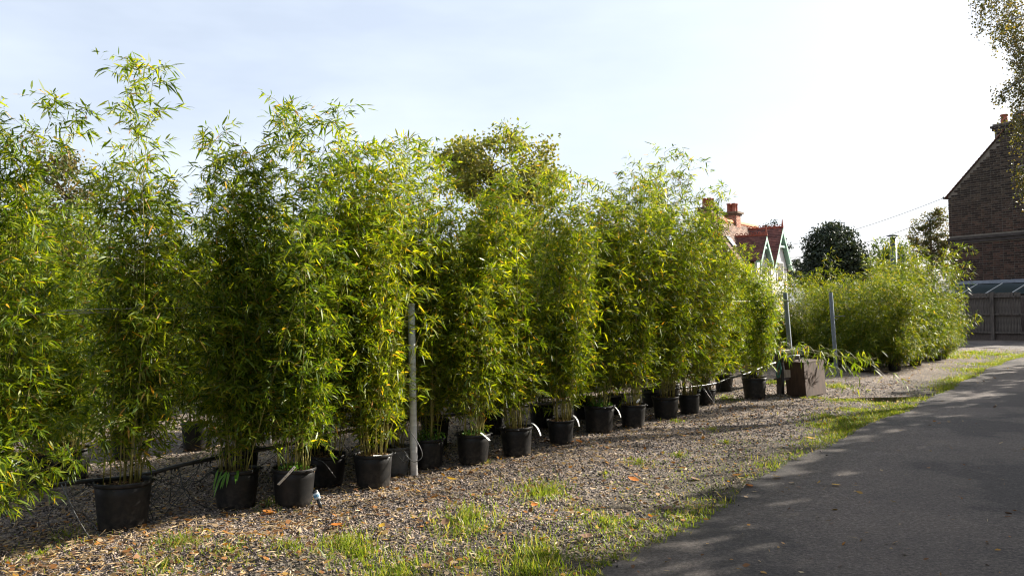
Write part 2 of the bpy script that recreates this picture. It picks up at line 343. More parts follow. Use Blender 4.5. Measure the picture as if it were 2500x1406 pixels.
# ------------------------------------------------------------------ bamboo
def make_cane(seed, H=3.2, start=.35, spread=1.0, leaf=1.0, bmax=.46, rich=1.0):
    """one cane: a stalk mesh (own object) plus arrays of its leaves and twigs, which the plant gathers"""
    rg = np.random.default_rng(seed); rd = random.Random(seed)
    cx, cy = rd.uniform(-.10, .10), rd.uniform(-.10, .10); tx, ty = rd.uniform(-.22, .22), rd.uniform(-.22, .22)
    def cl(z):
        k = z / H
        return np.array([cx * math.sin(k * 2.2) + tx * k ** 3, cy * math.sin(k * 1.9) + ty * k ** 3, z])
    mb = MB(); zs = []; z = .0
    while z < H: zs.append(z); z += rd.uniform(.13, .18) * (1 - .3 * z / H)
    zs.append(H)
    pts = [cl(z) for z in zs]; rad0 = rd.uniform(.0045, .0075); pp = []; rr = []
    for i, (z, p) in enumerate(zip(zs, pts)):                           # a swollen node ring at each joint
        r_ = rad0 * (1 - .78 * z / H)
        pp += [p - np.array([0, 0, .006]), p, p + np.array([0, 0, .006])] if i else [p]
        rr += [r_, r_ * 1.35, r_] if i else [r_]
    mb.tube(pp, rr, 5, True)
    LP, LD, LL, LDr = [], [], [], []; tw = MB(); ang = rd.uniform(0, 6.28)
    for z, p in zip(zs, pts):
        if z < start or rd.random() < .04: continue
        k = z / H; ang += PI + rd.uniform(-.5, .5); dens = min(1.0, (z - start) / .4 + .4)
        for j in range(rd.choice((2, 3, 3))):
            if rd.random() > dens: continue
            a = ang + rd.uniform(-.9, .9) + (PI * .66 if j == 2 else 0)
            ln = bmax * (1 - .55 * k ** 1.5) * rd.uniform(.4, 1.25) * spread
            e = rd.uniform(.45, 1.05); o = np.array([math.cos(a), math.sin(a), 0.0]); bp = [p]; q = p.copy()
            for sgm in range(4):
                q = q + (o * math.cos(e) + np.array([0, 0, math.sin(e)])) * ln / 4; e -= rd.uniform(.12, .45); bp.append(q)
            if rd.random() < .6: tw.tube([bp[0], bp[2], bp[4]], [.0024, .0018, .001], 3, False)
            for ti in (1, 2, 2, 3, 3, 4):
                nl = rd.choice((4, 5, 5, 6)) if ti == 4 else rd.choice((2, 2, 3, 3)) if rd.random() < rich else 0
                side = rd.choice((-1, 1))
                for q_ in range(nl):
                    da = a + (rd.uniform(-.9, .9) if ti == 4 else side * rd.uniform(.2, 1.4)); de = rd.gauss(.08, .58)
                    LP.append(bp[ti] + rg.normal(0, .015, 3)); LD.append([math.cos(da) * math.cos(de), math.sin(da) * math.cos(de), math.sin(de)]); LL.append(rd.uniform(.048, .115) * leaf)
    for j in range(5):                                                  # leaves at the very tip
        da = rd.uniform(0, 6.28); de = rd.uniform(.2, 1.2)
        LP.append(cl(H - .03 * j)); LD.append([math.cos(da) * math.cos(de), math.sin(da) * math.cos(de), math.sin(de)]); LL.append(.10 * leaf)
    cme = mb.mesh('cane', True); cme.materials.append(CANE)
    tv = np.array(tw.v); tf = np.array([[f[0], f[1], f[2], f[3]] for f in tw.f])
    return cme, (np.array(LP), np.array(LD), np.array(LL)), (tv, tf), H
TALL = [make_cane(100 + i) for i in range(16)]
BARE = [make_cane(200 + i, start=1.0) for i in range(6)]
LOWC = [make_cane(300 + i, H=1.6, start=.15, bmax=.34) for i in range(8)]
BUSH = [make_cane(400 + i, H=2.6, start=.15, spread=1.4, leaf=1.35, bmax=.5, rich=.6) for i in range(9)]
BUSHLOW = [make_cane(450 + i, H=1.7, start=.10, spread=1.3, leaf=1.35, bmax=.42, rich=.6) for i in range(6)]

def pot_mesh(seed, n=28):
    """unit pot: rim diameter 1, height .86"""
    rd = random.Random(seed); a1, a2 = rd.uniform(0, 6), rd.uniform(0, 6); k1 = rd.uniform(.006, .016)
    wob = lambda an, z: k1 * math.sin(2 * an + a1) * (z / .86) + .006 * math.sin(5 * an + a2 + z * 4)
    body = MB().lathe([(0.02, .0), (.385, .0), (.40, .012), (.415, .12), (.437, .34), (.462, .62), (.478, .79), (.468, .80), (.44, .6), (.40, .3), (.38, .05)], n, wob=wob)
    rim = MB().lathe([(.479, .775), (.503, .785), (.508, .80), (.508, .845), (.500, .86), (.486, .86), (.470, .845), (.466, .79)], n, wob=wob)
    hd = []
    for s in (-1, 1):
        a = a1
        o = np.array([math.cos(a), math.sin(a), 0]) * s; tt = np.array([-o[1], o[0], 0])
        hd.append(MB().tube([o * .495 + tt * -.10 + np.array([0, 0, .82]), o * .545 + tt * -.075 + np.array([0, 0, .825]), o * .565 + np.array([0, 0, .83]), o * .545 + tt * .075 + np.array([0, 0, .825]), o * .495 + tt * .10 + np.array([0, 0, .82])], .016, 6))
    return body.mesh('pot', True), rim.mesh('rim', True), [h.mesh('handle', True) for h in hd]
POTS = [pot_mesh(i) for i in range(5)]
def soil_mesh(seed):
    rg = np.random.default_rng(seed); mb = MB()
    n = 20; vs = [(0, 0, .775)]
    for rr_, z in ((.22, .775), (.40, .76), (.472, .745)):
        for k in range(n): an = 2 * PI * k / n; vs.append((rr_ * math.cos(an), rr_ * math.sin(an), z + rg.normal(0, .012)))
    fs = [(0, 1 + k, 1 + (k + 1) % n) for k in range(n)]
    for i in range(2): fs += [(1 + i * n + k, 1 + (i + 1) * n + k, 1 + (i + 1) * n + (k + 1) % n, 1 + i * n + (k + 1) % n) for k in range(n)]
    mb.add(vs, fs)
    for i in range(130):
        a, r_ = rg.uniform(0, 6.28), .46 * math.sqrt(rg.uniform(0, 1)); th = rg.uniform(0, 6.28); ph = rg.normal(0, .4)
        ax0 = np.array([math.cos(th) * math.cos(ph), math.sin(th) * math.cos(ph), math.sin(ph)]); ax1 = np.cross(ax0, [0, 0, 1.0]); ax1 /= np.linalg.norm(ax1); ax2 = np.cross(ax0, ax1)
        mb.box((r_ * math.cos(a), r_ * math.sin(a), .79 + rg.uniform(-.01, .025)), (rg.uniform(.04, .12), rg.uniform(.015, .035), .008), (ax0, ax1, ax2))
    return mb.mesh('soil')
SOILS = [soil_mesh(i) for i in range(3)]
def weed_mesh(seed, n=260, rad=.42, hgt=.30):
    rg = np.random.default_rng(seed)
    a = rg.uniform(0, 6.28, n); r_ = rad * np.sqrt(rg.uniform(0, 1, n)); z = .80 + hgt * rg.uniform(0, 1, n) * (1 - .6 * r_ / rad)
    P = np.stack([r_ * np.cos(a), r_ * np.sin(a), z], 1)
    v1, f1 = quad_leaves(P, rg.uniform(.035, .075, n), rg, .8)
    k = 60; base = P[:k].copy(); base[:, 2] = .76
    v2, f2 = leaf_batch(base, P[:k] - base + rg.normal(0, .01, (k, 3)), np.linalg.norm(P[:k] - base, axis=1), .012, 0, .5, rg)
    return np_mesh('weeds', *merge([(v1, f1), (v2, f2)]))
WEEDS = [weed_mesh(1), weed_mesh(2, 150, .35, .22), weed_mesh(3, 420, .55, .45)]
for w_ in WEEDS: w_.materials.append(WEEDM)

# white hanging label: strip with a row of print lines (mapped along its length)
m, t, b = new_mat('printed_tag'); tcn = t.nodes.new('ShaderNodeTexCoord')
wv = t.nodes.new('ShaderNodeTexBrick'); wv.inputs['Scale'].default_value = 1.0
for nm, vv in (('Mortar Size', .03), ('Brick Width', .013), ('Row Height', .009)): wv.inputs[nm].default_value = vv
nn = noise(t, 90, 2, .5); rr_ = ramp(t, [(.50, (0, 0, 0)), (.54, (1, 1, 1))]); t.links.new(nn.outputs['Fac'], rr_.inputs['Fac'])
sx = t.nodes.new('ShaderNodeSeparateXYZ'); t.links.new(tcn.outputs['Generated'], sx.inputs[0])
gx = ramp(t, [(.0, (0, 0, 0)), (.05, (0, 0, 0)), (.06, (1, 1, 1)), (.34, (1, 1, 1)), (.35, (0, 0, 0)), (.48, (0, 0, 0)), (.49, (1, 1, 1)), (.62, (1, 1, 1)), (.63, (0, 0, 0)), (1, (0, 0, 0))]); t.links.new(sx.outputs[0], gx.inputs['Fac'])
gy = ramp(t, [(.0, (0, 0, 0)), (.22, (0, 0, 0)), (.23, (1, 1, 1)), (.72, (1, 1, 1)), (.73, (0, 0, 0))]); t.links.new(sx.outputs[1], gy.inputs['Fac'])
fac = mix(t, mix(t, gx.outputs['Color'], gy.outputs['Color'], 1.0, 'MULTIPLY'), rr_.outputs['Color'], 1.0, 'MULTIPLY')
t.links.new(mix(t, (.74, .74, .72), (.10, .10, .11), fac), b.inputs['Base Color']); b.inputs['Roughness'].default_value = .35; PRINT = m
def tag_mesh(Lg=.17, Wg=.026, bend=.0):
    n = 8; vs = []; fs = []
    for i in range(n + 1):
        k = i / n; z = -bend * k * k * Lg
        for yy, zz in ((-.5, .0), (.5, .0), (.5, -.0012), (-.5, -.0012)): vs.append((k * Lg * (1 - bend * .25 * k), yy * Wg, z + zz))
    for i in range(n):
        for q in range(4): fs.append((i * 4 + q, i * 4 + (q + 1) % 4, (i + 1) * 4 + (q + 1) % 4, (i + 1) * 4 + q))
    fs += [(3, 2, 1, 0), (n * 4, n * 4 + 1, n * 4 + 2, n * 4 + 3)]
    return MB().add(vs, fs).mesh('label_tag')

SHARED = {}
def bamboo(p, dia, top, label, group, seed, n_tall=11, n_low=5, n_bare=2, lean=.105, kinds=None, low=None, weeds=None, tags=(), body=.80, spikes=3, rad=.36, share=None, thin=1.0, clear=None, skirt=0, arch=3):
    """share: plants with the same key use one foliage shape, turned and resized"""
    rd = random.Random(seed); gzv = float(gz(p[0], p[1]))
    o = thing('potted_bamboo', label, 'bamboo', (p[0], p[1], gzv), 0, group)
    o.rotation_euler = (rd.gauss(0, .018), rd.gauss(0, .018), 0); pm = POTS[seed % 5]; ra = rd.uniform(0, 6.28)
    ptb = obj('pot', pm[0], POT, o, scale=dia, rot=(0, 0, ra))
    obj('rim', pm[1], POT, ptb)
    for h in pm[2]: obj('handle', h, POT, ptb)
    obj('soil', SOILS[seed % 3], SOIL, o, scale=dia, rot=(0, 0, rd.uniform(0, 6.28)))
    if weeds is not None: obj('weeds', WEEDS[weeds], WEEDM, o, scale=dia, rot=(0, 0, rd.uniform(0, 6.28)))['kind'] = 'stuff'
    z0 = .74 * dia; Ht = top - z0
    if share is None or share not in SHARED:
        r2 = random.Random(seed if share is None else sum(map(ord, share))); rg_ = np.random.default_rng(seed)
        tall = kinds or TALL; plan = []
        plan += [(tall, body * r2.uniform(.74, 1.10), abs(r2.gauss(0, lean))) for i in range(n_tall)]
        plan += [(tall, r2.uniform(.93, 1.0), abs(r2.gauss(0, lean * .6))) for i in range(spikes)]
        plan += [(BARE, body * r2.uniform(.8, 1.05), abs(r2.gauss(0, lean))) for i in range(n_bare)]
        plan += [(low or LOWC, r2.uniform(.30, .56), abs(r2.gauss(0, lean * (2.6 if kinds is BUSH else 1.5)))) for i in range(n_low)]
        plan += [(tall, body * r2.uniform(.62, .95), r2.uniform(.16, .34)) for i in range(arch)]
        plan += [(low or LOWC, r2.uniform(.24, .40), r2.uniform(.9, 2.2)) for i in range(skirt)]
        stalks, LPs, LDs, LLs, tws = [], [], [], [], []
        for kind, frac, ln in plan:
            me, (LP, LD, LL), tw, ch_ = r2.choice(kind); a = r2.uniform(0, 6.28); r_ = rad * dia * math.sqrt(r2.random())
            dirn = Vector((math.cos(a) * ln, math.sin(a) * ln, 1)).normalized()
            q = dirn.to_track_quat('Z', 'Y') @ Matrix.Rotation(r2.uniform(0, 6.28), 3, 'Z').to_quaternion()
            sc = frac * Ht / ch_; loc = np.array([math.cos(a) * r_, math.sin(a) * r_, z0]); Rm = np.array(q.to_matrix())
            stalks.append((me, tuple(loc), q.to_euler(), sc))
            k = rg_.uniform(0, 1, len(LP)) < thin
            LPs.append((LP[k] * sc) @ Rm.T + loc); LDs.append(LD[k] @ Rm.T); LLs.append(LL[k] * min(1.1, .55 + .45 * sc)); tws.append(((tw[0] * sc) @ Rm.T + loc, tw[1]))
        LP, LD, LL = np.concatenate(LPs), np.concatenate(LDs), np.concatenate(LLs)
        if share is None and clear is not None:                         # foliage tied back from the pole
            q = LP + LD * LL[:, None] * .5 + np.array(o.location) - CAM; f_ = q @ _F; uu = UC + FPX * (q @ RIGHT) / f_; vv = VC - FPX * (q @ UP) / f_
            kk = ~((np.abs(uu - clear[0] - (vv - 950) * .017) < 20) & (vv > clear[1]) & (vv < clear[2]) & (rg_.uniform(0, 1, len(LP)) < .78)); LP, LD, LL = LP[kk], LD[kk], LL[kk]
        k = LP[:, 2] > z0 * (.2 if kinds is BUSH else .9); LP, LD, LL = LP[k], LD[k], LL[k]
        V, F = leaf_batch(LP, LD, LL, LL * rg_.uniform(.12, .18, len(LL)), rg_.uniform(-.05, .45, len(LL)), .7, rg_, simple=share is not None)
        lme = np_mesh('foliage', V, F, True); lme.materials.append(BAMBOO2 if kinds is BUSH else BAMBOO)
        tme = None
        if share is None:
            tme = np_mesh('twigs', *merge(tws)); tme.materials.append(CANE)
        data = (lme, tme, stalks, top)
        if share is not None: SHARED[share] = data
    else: data = SHARED[share]
    lme, tme, stalks, top0 = data; sc = top / top0; rz = 0 if share is None else rd.uniform(0, 6.28); cr, sr = math.cos(rz), math.sin(rz)
    f = obj('foliage', lme, parent=o, rot=(0, 0, rz), scale=sc); f['kind'] = 'stuff'
    if tme: tw_ = obj('twigs', tme, parent=o); tw_['kind'] = 'stuff'
    for me, loc, eu, s_ in stalks:
        q = Matrix.Rotation(rz, 3, 'Z') @ eu.to_matrix()
        obj('cane', me, parent=o, loc=((loc[0] * cr - loc[1] * sr) * sc, (loc[0] * sr + loc[1] * cr) * sc, loc[2] * sc), rot=q.to_euler(), scale=s_ * sc)
    for (loc, rot, Lg, bend) in tags:
        if len(rot) == 2:
            dx = Vector(rot[0]).normalized(); nz_ = Vector(rot[1]); nz_ = (nz_ - dx * nz_.dot(dx)).normalized(); dy = nz_.cross(dx)
            rot = Matrix(((dx[0], dy[0], nz_[0]), (dx[1], dy[1], nz_[1]), (dx[2], dy[2], nz_[2]))).to_euler()
        obj('label_tag', tag_mesh(Lg, .028, bend), PRINT, o, loc=loc, rot=rot)
    return o
def top_at(p, v):                                     # height seen at picture row v above ground point p
    # column of p, row v
    q = p - CAM; u = UC + FPX * np.dot(q, RIGHT) / np.dot(q, _F)
    return D(u, v, p[1])[2]
def pot_at(u, v, wpx):
    g = G(u, v); dist = g[1]; dia = wpx / FPX * dist
    g = G(u, v); n = math.hypot(g[0], g[1]); return g * (1 + .40 * dia / n), dia
ORD = ['first', 'second', 'third', 'fourth', 'fifth', 'sixth', 'seventh', 'eighth', 'ninth', 'tenth', 'eleventh', 'twelfth', 'thirteenth', 'fourteenth', 'fifteenth', 'sixteenth', 'seventeenth', 'eighteenth', 'nineteenth', 'twentieth', 'twenty-first', 'twenty-second']
FRONT = 'bamboos in the front row along the gravel'
# u, v of the pot's front foot, rim width px, top row, options, label
front = [
    (-75, 1380, 140, 165, dict(n_tall=17, n_low=10, lean=.10, spikes=2, body=.88, skirt=6, arch=1), 'bamboo at the left edge of the picture, drooping leaves, its pot cut off'),
    (300, 1303, 136, 118, dict(n_tall=9, n_low=6, spikes=2, body=.76, lean=.06), 'tallest narrow bamboo in the largest nearest black pot, standing apart on the left'),
    (577, 1246, 112, 300, dict(n_tall=10, n_low=4, body=.86, n_bare=3, lean=.06), 'bamboo in shaded black pot with a green sprout hanging over its rim'),
    (717, 1240, 108, 275, dict(n_tall=12, n_low=7, weeds=1, body=.84, tags=[((.06, -.205, .345), ((-.62, -.12, -.75), (.9, -.6, -.32)), .19, .05)]), 'bamboo in black pot with a white printed tag hanging across its front'),
    (800, 1192, 92, 248, dict(n_tall=9, n_low=3, body=.8), 'bamboo in shaded black pot tucked behind the one with the white printed tag'),
    (912, 1194, 98, 330, dict(n_tall=11, n_low=8, body=.88, tags=[((.03, -.15, .30), (.5, .1, .5), .15, .05)]), 'leafy bamboo in black pot just before the round grey pole'),
    (962, 1160, 80, 360, dict(n_tall=8, n_low=5, body=.9), 'bamboo in greyish pot half hidden beside the round grey pole'),
    (1046, 1146, 82, 425, dict(n_tall=9, n_low=2, weeds=2, body=.86, n_bare=4), 'bamboo in black pot full of green weeds directly behind the round grey pole'),
    (1155, 1137, 86, 435, dict(n_tall=9, n_low=3, weeds=1, body=.86, n_bare=5, tags=[((.08, -.13, .325), (0, .45, -.55), .13, .1)]), 'bamboo with bare lower canes in black pot with a short pale tag'),
    (1263, 1115, 82, 318, dict(n_tall=14, n_low=7, body=.78, spikes=1, lean=.11, tags=[((.17, -.02, .335), (0, .35, -.5), .16, .55)]), 'dense bamboo in black pot with a curled white tag on its right rim'),
    (1370, 1086, 68, 405, dict(n_tall=12, n_low=5, body=.86, tags=[((.15, 0, .31), (0, .45, -.6), .14, .55)]), 'bamboo in small black pot, third pot past the round grey pole'),
    (1463, 1059, 79, 470, dict(n_tall=12, n_low=5, weeds=0, body=.9, tags=[((.17, 0, .33), (0, .4, -.5), .17, .5)]), 'bamboo in black pot with bright green weeds covering the soil'),
    (1546, 1046, 66, 425, dict(n_tall=11, n_low=4, body=.86, tags=[((.03, -.17, .33), (0, -.6, 1.1), .12, .3)]), 'bamboo in black pot with a small white tag sticking up over the rim'),
    (1626, 1024, 66, 378, dict(n_tall=10, n_low=1, n_bare=6, body=.80), 'tall bamboo with a row of bare canes above a leaf-strewn black pot'),
    (1684, 1009, 54, 420, dict(n_tall=10, n_low=4, body=.86, tags=[((.14, -.1, .31), (0, -1.2, .6), .13, .1)]), 'bamboo in black pot with an upright pale tag, second from the row end'),
    (1726, 991, 44, 505, dict(n_tall=9, n_low=4, body=.88, lean=.09), 'shorter bamboo in shaded black pot ending the front row by the pipe'),
    (1843, 976, 60, 655, dict(n_tall=4, n_low=0, n_bare=3, body=.82, lean=.07, spikes=1), 'small thin bamboo in handled black pot standing alone beside the wooden tap stand'),
]
FP = []
for i, (u, v, w, tv, kw, lab) in enumerate(front):
    p, dia = pot_at(u, v, w); FP.append((p, dia)); kw['n_low'] = kw['n_low'] + (1 if kw.get('n_bare', 2) > 3 else 3)
    bamboo(p, dia, top_at(p, tv), lab, FRONT, 10 + i, clear=(1007, 735, 1160) if i in (4, 5, 6) else None, thin=.88 if i else 1.0, **kw)

gp_ = [o for o in bpy.data.objects if o.get('label') == front[6][5]][0]
for c_ in gp_.children:
    if c_.name.startswith('pot'):
        for k_ in [c_] + list(c_.children): k_.material_slots[0].link = 'OBJECT'; k_.material_slots[0].material = plain('grey_pot_plastic', (.10, .10, .10), .6, .3)  # one even lighter grey for this pot, its rim and handles
# the sprout that hangs over the second pot's rim
p, dia = FP[2]; pl = [o for o in bpy.data.objects if o.get('label') == front[2][5]][0]; rgs = np.random.default_rng(5)
n = 9; aa = rgs.uniform(-2.2, -.9, n)
V, F = leaf_batch(np.stack([.46 * dia * np.cos(aa) * rgs.uniform(.3, 1, n), .5 * dia * np.sin(aa), rgs.uniform(.80, .95, n) * dia], 1), np.stack([np.cos(aa) * .7, np.sin(aa), rgs.uniform(-1.2, .2, n)], 1), rgs.uniform(.09, .13, n), .022, rgs.uniform(.3, .9, n), .3, rgs)
so_ = obj('sprout', np_mesh('sprout', V, F, True), leaf_mat('sprout_leaf', [(0, (.08, .20, .02)), (1, (.14, .28, .03))], .35), pl); so_['kind'] = 'stuff'
# rows behind
def row_pt(along, perp): return ROW_A + ROWD * along + ROWN * perp
back = []
for i in range(20):
    back.append((row_pt(-1.9 + i * .80 + random.uniform(-.12, .12), 2.95 + random.uniform(-.15, .15)), 0.36, random.uniform(1.95, 2.2) if i < 5 else random.uniform(2.3, 3.0)))
for i in range(13):
    p = row_pt(1.35 + i * .86 + random.uniform(-.1, .1), .95 + random.uniform(-.12, .12))
    bamboo(p, .34, random.uniform(2.35, 2.75) if i else 2.2, 'bamboo in dark pot, %s from the left among those squeezed right behind the front pots' % ORD[i], 'bamboos squeezed behind the front row', 40 + i, n_tall=11, n_low=8, n_bare=0, spikes=1, body=.9, lean=.13, skirt=2, share='second%d' % (i % 4))
for i, (uu, vv, h) in enumerate(((-20, 1190, 2.9), (95, 1180, 2.75), (175, 1165, 2.65))):
    p = G(uu, vv); bamboo(p, .34, h, 'bamboo in dark pot, %s from the left in the dark behind the leftmost bamboo' % ORD[i], 'bamboos behind the leftmost one', 55 + i, n_tall=11, n_low=8, n_bare=0, spikes=1, body=.9, lean=.13, share='second%d' % (i % 4))
for i, (p, dia, h) in enumerate(back):
    bamboo(p, dia, h, 'bamboo in black pot, %s from the left in the row behind the front row' % ORD[i], 'bamboos in the second row', 60 + i, n_tall=10, n_low=8, n_bare=1, spikes=1, body=.88, lean=.12, skirt=3, share='second%d' % (i % 4))
for i in range(13):
    p = row_pt(-1 + i * 1.35 + random.uniform(-.2, .2), 6.0 + random.uniform(-.2, .2))
    bamboo(p, .36, random.uniform(1.8, 2.1) if i < 5 else random.uniform(2.4, 3.1), 'bamboo in black pot, %s from the left in the third row back' % ORD[i], 'bamboos in the third row', 90 + i, n_tall=10, n_low=7, n_bare=0, spikes=1, body=.88, lean=.11, share='second%d' % (i % 4))
# the bushy group past the steel posts
bush = [(1905, 884, 672), (1990, 880, 650), (1960, 870, 655), (2075, 890, 650), (2100, 905, 668), (2185, 905, 660), (2150, 880, 572), (2235, 893, 632), (2285, 880, 672), (2225, 872, 618), (2268, 868, 612), (2045, 868, 640), (2190, 866, 612), (1870, 870, 672), (1812, 885, 640), (1765, 900, 580), (2300, 874, 690), (2120, 893, 655), (2030, 893, 670), (1850, 892, 680)]
bl = ['fine-leaved spreading bamboo right behind the first steel post', 'fine-leaved bamboo filling the gap between the two steel posts', None, None,
      'broad bushy bamboo just past the second steel post, leaning over the gravel', 'bushy bamboo in the middle of the far thicket, branches to the ground', 'bamboo with thin shoots rising highest from the far thicket', 'yellowish bushy bamboo near the right end of the far thicket', 'rightmost bushy bamboo of the far thicket, reaching towards the fence']
bush_rank = sorted(range(len(bush)), key=lambda k: bush[k][0])
for i, (u, v, tv) in enumerate(bush):
    p = G(u, v)
    tv = tv + (-16, 10, 0, 18, -8)[i % 5]
    lab = bl[i] if i < len(bl) and bl[i] else 'fine-leaved bamboo in the far thicket, %s from its left end' % ORD[bush_rank.index(i)]
    bamboo(p, .32, top_at(p, tv), lab, 'bushy bamboos beyond the steel posts', 120 + i, kinds=BUSH, low=BUSHLOW, n_tall=11, n_low=20, n_bare=0, skirt=20, lean=.36, spikes=1, body=.85, thin=.62, arch=6, share='bush%d' % (i % 4))

# ------------------------------------------------------------------ loose gravel, litter, grass
def in_view(x, y, pad=60):
    q = np.stack([x, y, np.zeros_like(x)], -1) - CAM
    f = q @ _F; u = UC + FPX * (q @ RIGHT) / f; v = VC - FPX * (q @ UP) / f
    return (f > .5) & (u > -pad) & (u < 2500 + pad) & (v < 1406 + pad), u, v
def scatter(n, y0, y1, rg, power=1.6):
    """points in the view wedge, denser near the camera"""
    k = rg.uniform(0, 1, n); y = (y0 ** (1 - power) + k * (y1 ** (1 - power) - y0 ** (1 - power))) ** (1 / (1 - power))
    x = y * rg.uniform(-.66, .66, n); s = edge_side(x, y)
    ok, u, v = in_view(x, y); return x, y, s, ok, u, v
rg = np.random.default_rng(21)
x, y, s, ok, u, v = scatter(115000, 4.0, 16, rg, 1.38)
behind = (np.stack([x - ROW_A[0], y - ROW_A[1]], -1) @ ROWN[:2])
keep = ok & (s > -.35) & (rg.uniform(0, 1, len(x)) < np.where(s < .02, .10 * np.exp(s / .08), np.clip(.25 + s / .8, 0, 1))) & (rg.uniform(0, 1, len(x)) > .78 * soil_at(x, y)) & ((behind < 1.5) | (rg.uniform(0, 1, len(x)) < .45))
x, y = x[keep], y[keep]; n = len(x)
sz = rg.uniform(.0045, .0118, n) * (1 + .045 * np.clip(y - 5, 0, 12))
A = rg.normal(0, 1, (n, 3)); A /= np.linalg.norm(A, axis=1, keepdims=True)
B = np.cross(A, rg.normal(0, 1, (n, 3))); B /= np.linalg.norm(B, axis=1, keepdims=True); Cc = np.cross(A, B)
es = edge_side(x, y); c = np.stack([x, y, np.where(es < .02, .016, gz(x, y) * np.clip(es / .35, 0, 1)) + sz * .35], 1)
ea, eb, ec = (sz * rg.uniform(.9, 1.5, n))[:, None], (sz * rg.uniform(.7, 1.1, n))[:, None], (sz * rg.uniform(.5, .9, n))[:, None]
j = lambda: rg.normal(0, .18, (n, 3)) * sz[:, None]
V = np.stack([c + A * ea + j(), c - A * ea + j(), c + B * eb + j(), c - B * eb + j(), c + Cc * ec + j(), c - Cc * ec + j()], 1).reshape(-1, 3)
F = ((np.arange(n) * 6)[:, None, None] + np.array([[0, 2, 4], [2, 1, 4], [1, 3, 4], [3, 0, 4], [2, 0, 5], [1, 2, 5], [3, 1, 5], [0, 3, 5]])[None]).reshape(-1, 3)
STONE = island_mat('gravel_stone', [(0, (0.026, 0.023, 0.022)), (.35, (0.082, 0.070, 0.067)), (.68, (0.155, 0.128, 0.118)), (.9, (0.25, 0.205, 0.18)), (1, (0.38, 0.30, 0.23))], .8, .25)
tag(obj('gravel', np_mesh('gravel', V, F), STONE), 'loose grey and pinkish gravel stones spread over the yard', 'gravel', kind='stuff')

def lay(n, y0, y1, rg, power, dens):
    x, y, s, ok, u, v = scatter(n, y0, y1, rg, power)
    k = ok & (rg.uniform(0, 1, n) < dens(x, y, s)); return x[k], y[k], s[k]
def rowdist(x, y): return (np.stack([x - ROW_A[0], y - ROW_A[1]], -1) @ ROWN[:2])
# dead bamboo leaves and straw
x, y, s = lay(40000, 4.0, 22, rg, 1.3, lambda x, y, s: np.where(s < .05, .015, .28 + .75 * np.exp(-(rowdist(x, y) + .5) ** 2 / .8)))
n = len(x); a = rg.uniform(0, 6.28, n); Lg = rg.uniform(.03, .085, n)
P = np.stack([x, y, gz(x, y) * np.clip(s / .35, 0, 1) + rg.uniform(.012, .026, n)], 1)
V, F = leaf_batch(P, np.stack([np.cos(a), np.sin(a), rg.normal(0.05, .15, n)], 1), Lg, Lg * rg.uniform(.07, .16, n), rg.uniform(-.1, .2, n), .5, rg)
tag(obj('straw_litter', np_mesh('straw_litter', V, F), STRAW), 'pale dead bamboo leaves and straw lying over the gravel', 'leaf litter', kind='stuff')
# autumn leaves, small ones
x, y, s = lay(15000, 4.0, 26, rg, 1.35, lambda x, y, s: np.where(s < .0, .05, .35 + .65 * np.exp(-(rowdist(x, y) + .6) ** 2 / 1.2)))
n = len(x); a = rg.uniform(0, 6.28, n); Lg = rg.uniform(.02, .058, n)
P = np.stack([x, y, np.where(s < .05, .03, gz(x, y) * np.clip(s / .35, 0, 1) + rg.uniform(.014, .028, n))], 1)
V, F = leaf_batch(P, np.stack([np.cos(a), np.sin(a), rg.normal(0.1, .2, n)], 1), Lg, Lg * rg.uniform(.4, .75, n), rg.uniform(-.2, .35, n), .35, rg)
tag(obj('leaf_litter', np_mesh('leaf_litter', V, F), LITTER), 'small orange and brown autumn leaves scattered on gravel and road', 'leaf litter', kind='stuff')
# big single leaves that can be told apart
bigl = {'yellow': ((.50, .30, .04), [(205, 1335), (2030, 1192), (1115, 1178), (925, 1290), (1905, 1170), (1990, 1075)]),
        'orange': ((.42, .15, .03), [(450, 1280), (1778, 1005), (822, 1282), (1310, 1232), (1820, 1190), (640, 1255), (1420, 1090), (1560, 1180)]),
        'brown': ((.20, .11, .07), [(815, 1335), (1640, 1240), (1345, 1370), (1562, 1283), (1675, 1146), (1788, 1165), (1045, 1395), (1215, 1380), (1425, 1330), (1690, 1172), (1085, 1290)])}
for nm, (col, pts) in bigl.items():
    lm = leaf_mat('big_leaf_' + nm, [(0, tuple(c * .8 for c in col)), (1, tuple(c * 1.2 for c in col))], .25, .6, .25)
    for (uu, vv) in pts:
        p = G(uu, vv); rd = random.Random(uu * 7 + vv); L = rd.uniform(.075, .12)
        mb = MB(); prof = [(0, .0), (.12, .26), (.3, .40), (.5, .44), (.7, .34), (.87, .17), (1, 0)]
        vs = []; cu = rd.uniform(.15, .45)
        for (k, w) in prof:
            zc = cu * L * ((k - .5) ** 2); ww = w * L * rd.uniform(.85, 1.15)
            vs += [(k * L, ww * .75, zc + ww * cu * .8), (k * L, 0, zc), (k * L, -ww * .75, zc + ww * cu * .6)]
        fs = []
        for q in range(len(prof) - 1): fs += [(q * 3, q * 3 + 1, q * 3 + 4, q * 3 + 3), (q * 3 + 1, q * 3 + 2, q * 3 + 5, q * 3 + 4)]
        mb.add(vs, fs)
        o = obj('fallen_leaf', mb.mesh('fallen_leaf', True), lm, loc=(p[0], p[1], float(gz(p[0], p[1])) + .022), rot=(rd.uniform(-.3, .3), rd.uniform(-.3, .3), rd.uniform(0, 6.28)))
        tag(o, 'large curled %s fallen leaf on the gravel, %s %s one from the left' % (nm, ORD[sorted(pts).index((uu, vv))], nm), 'leaf', 'large %s fallen leaves' % nm)

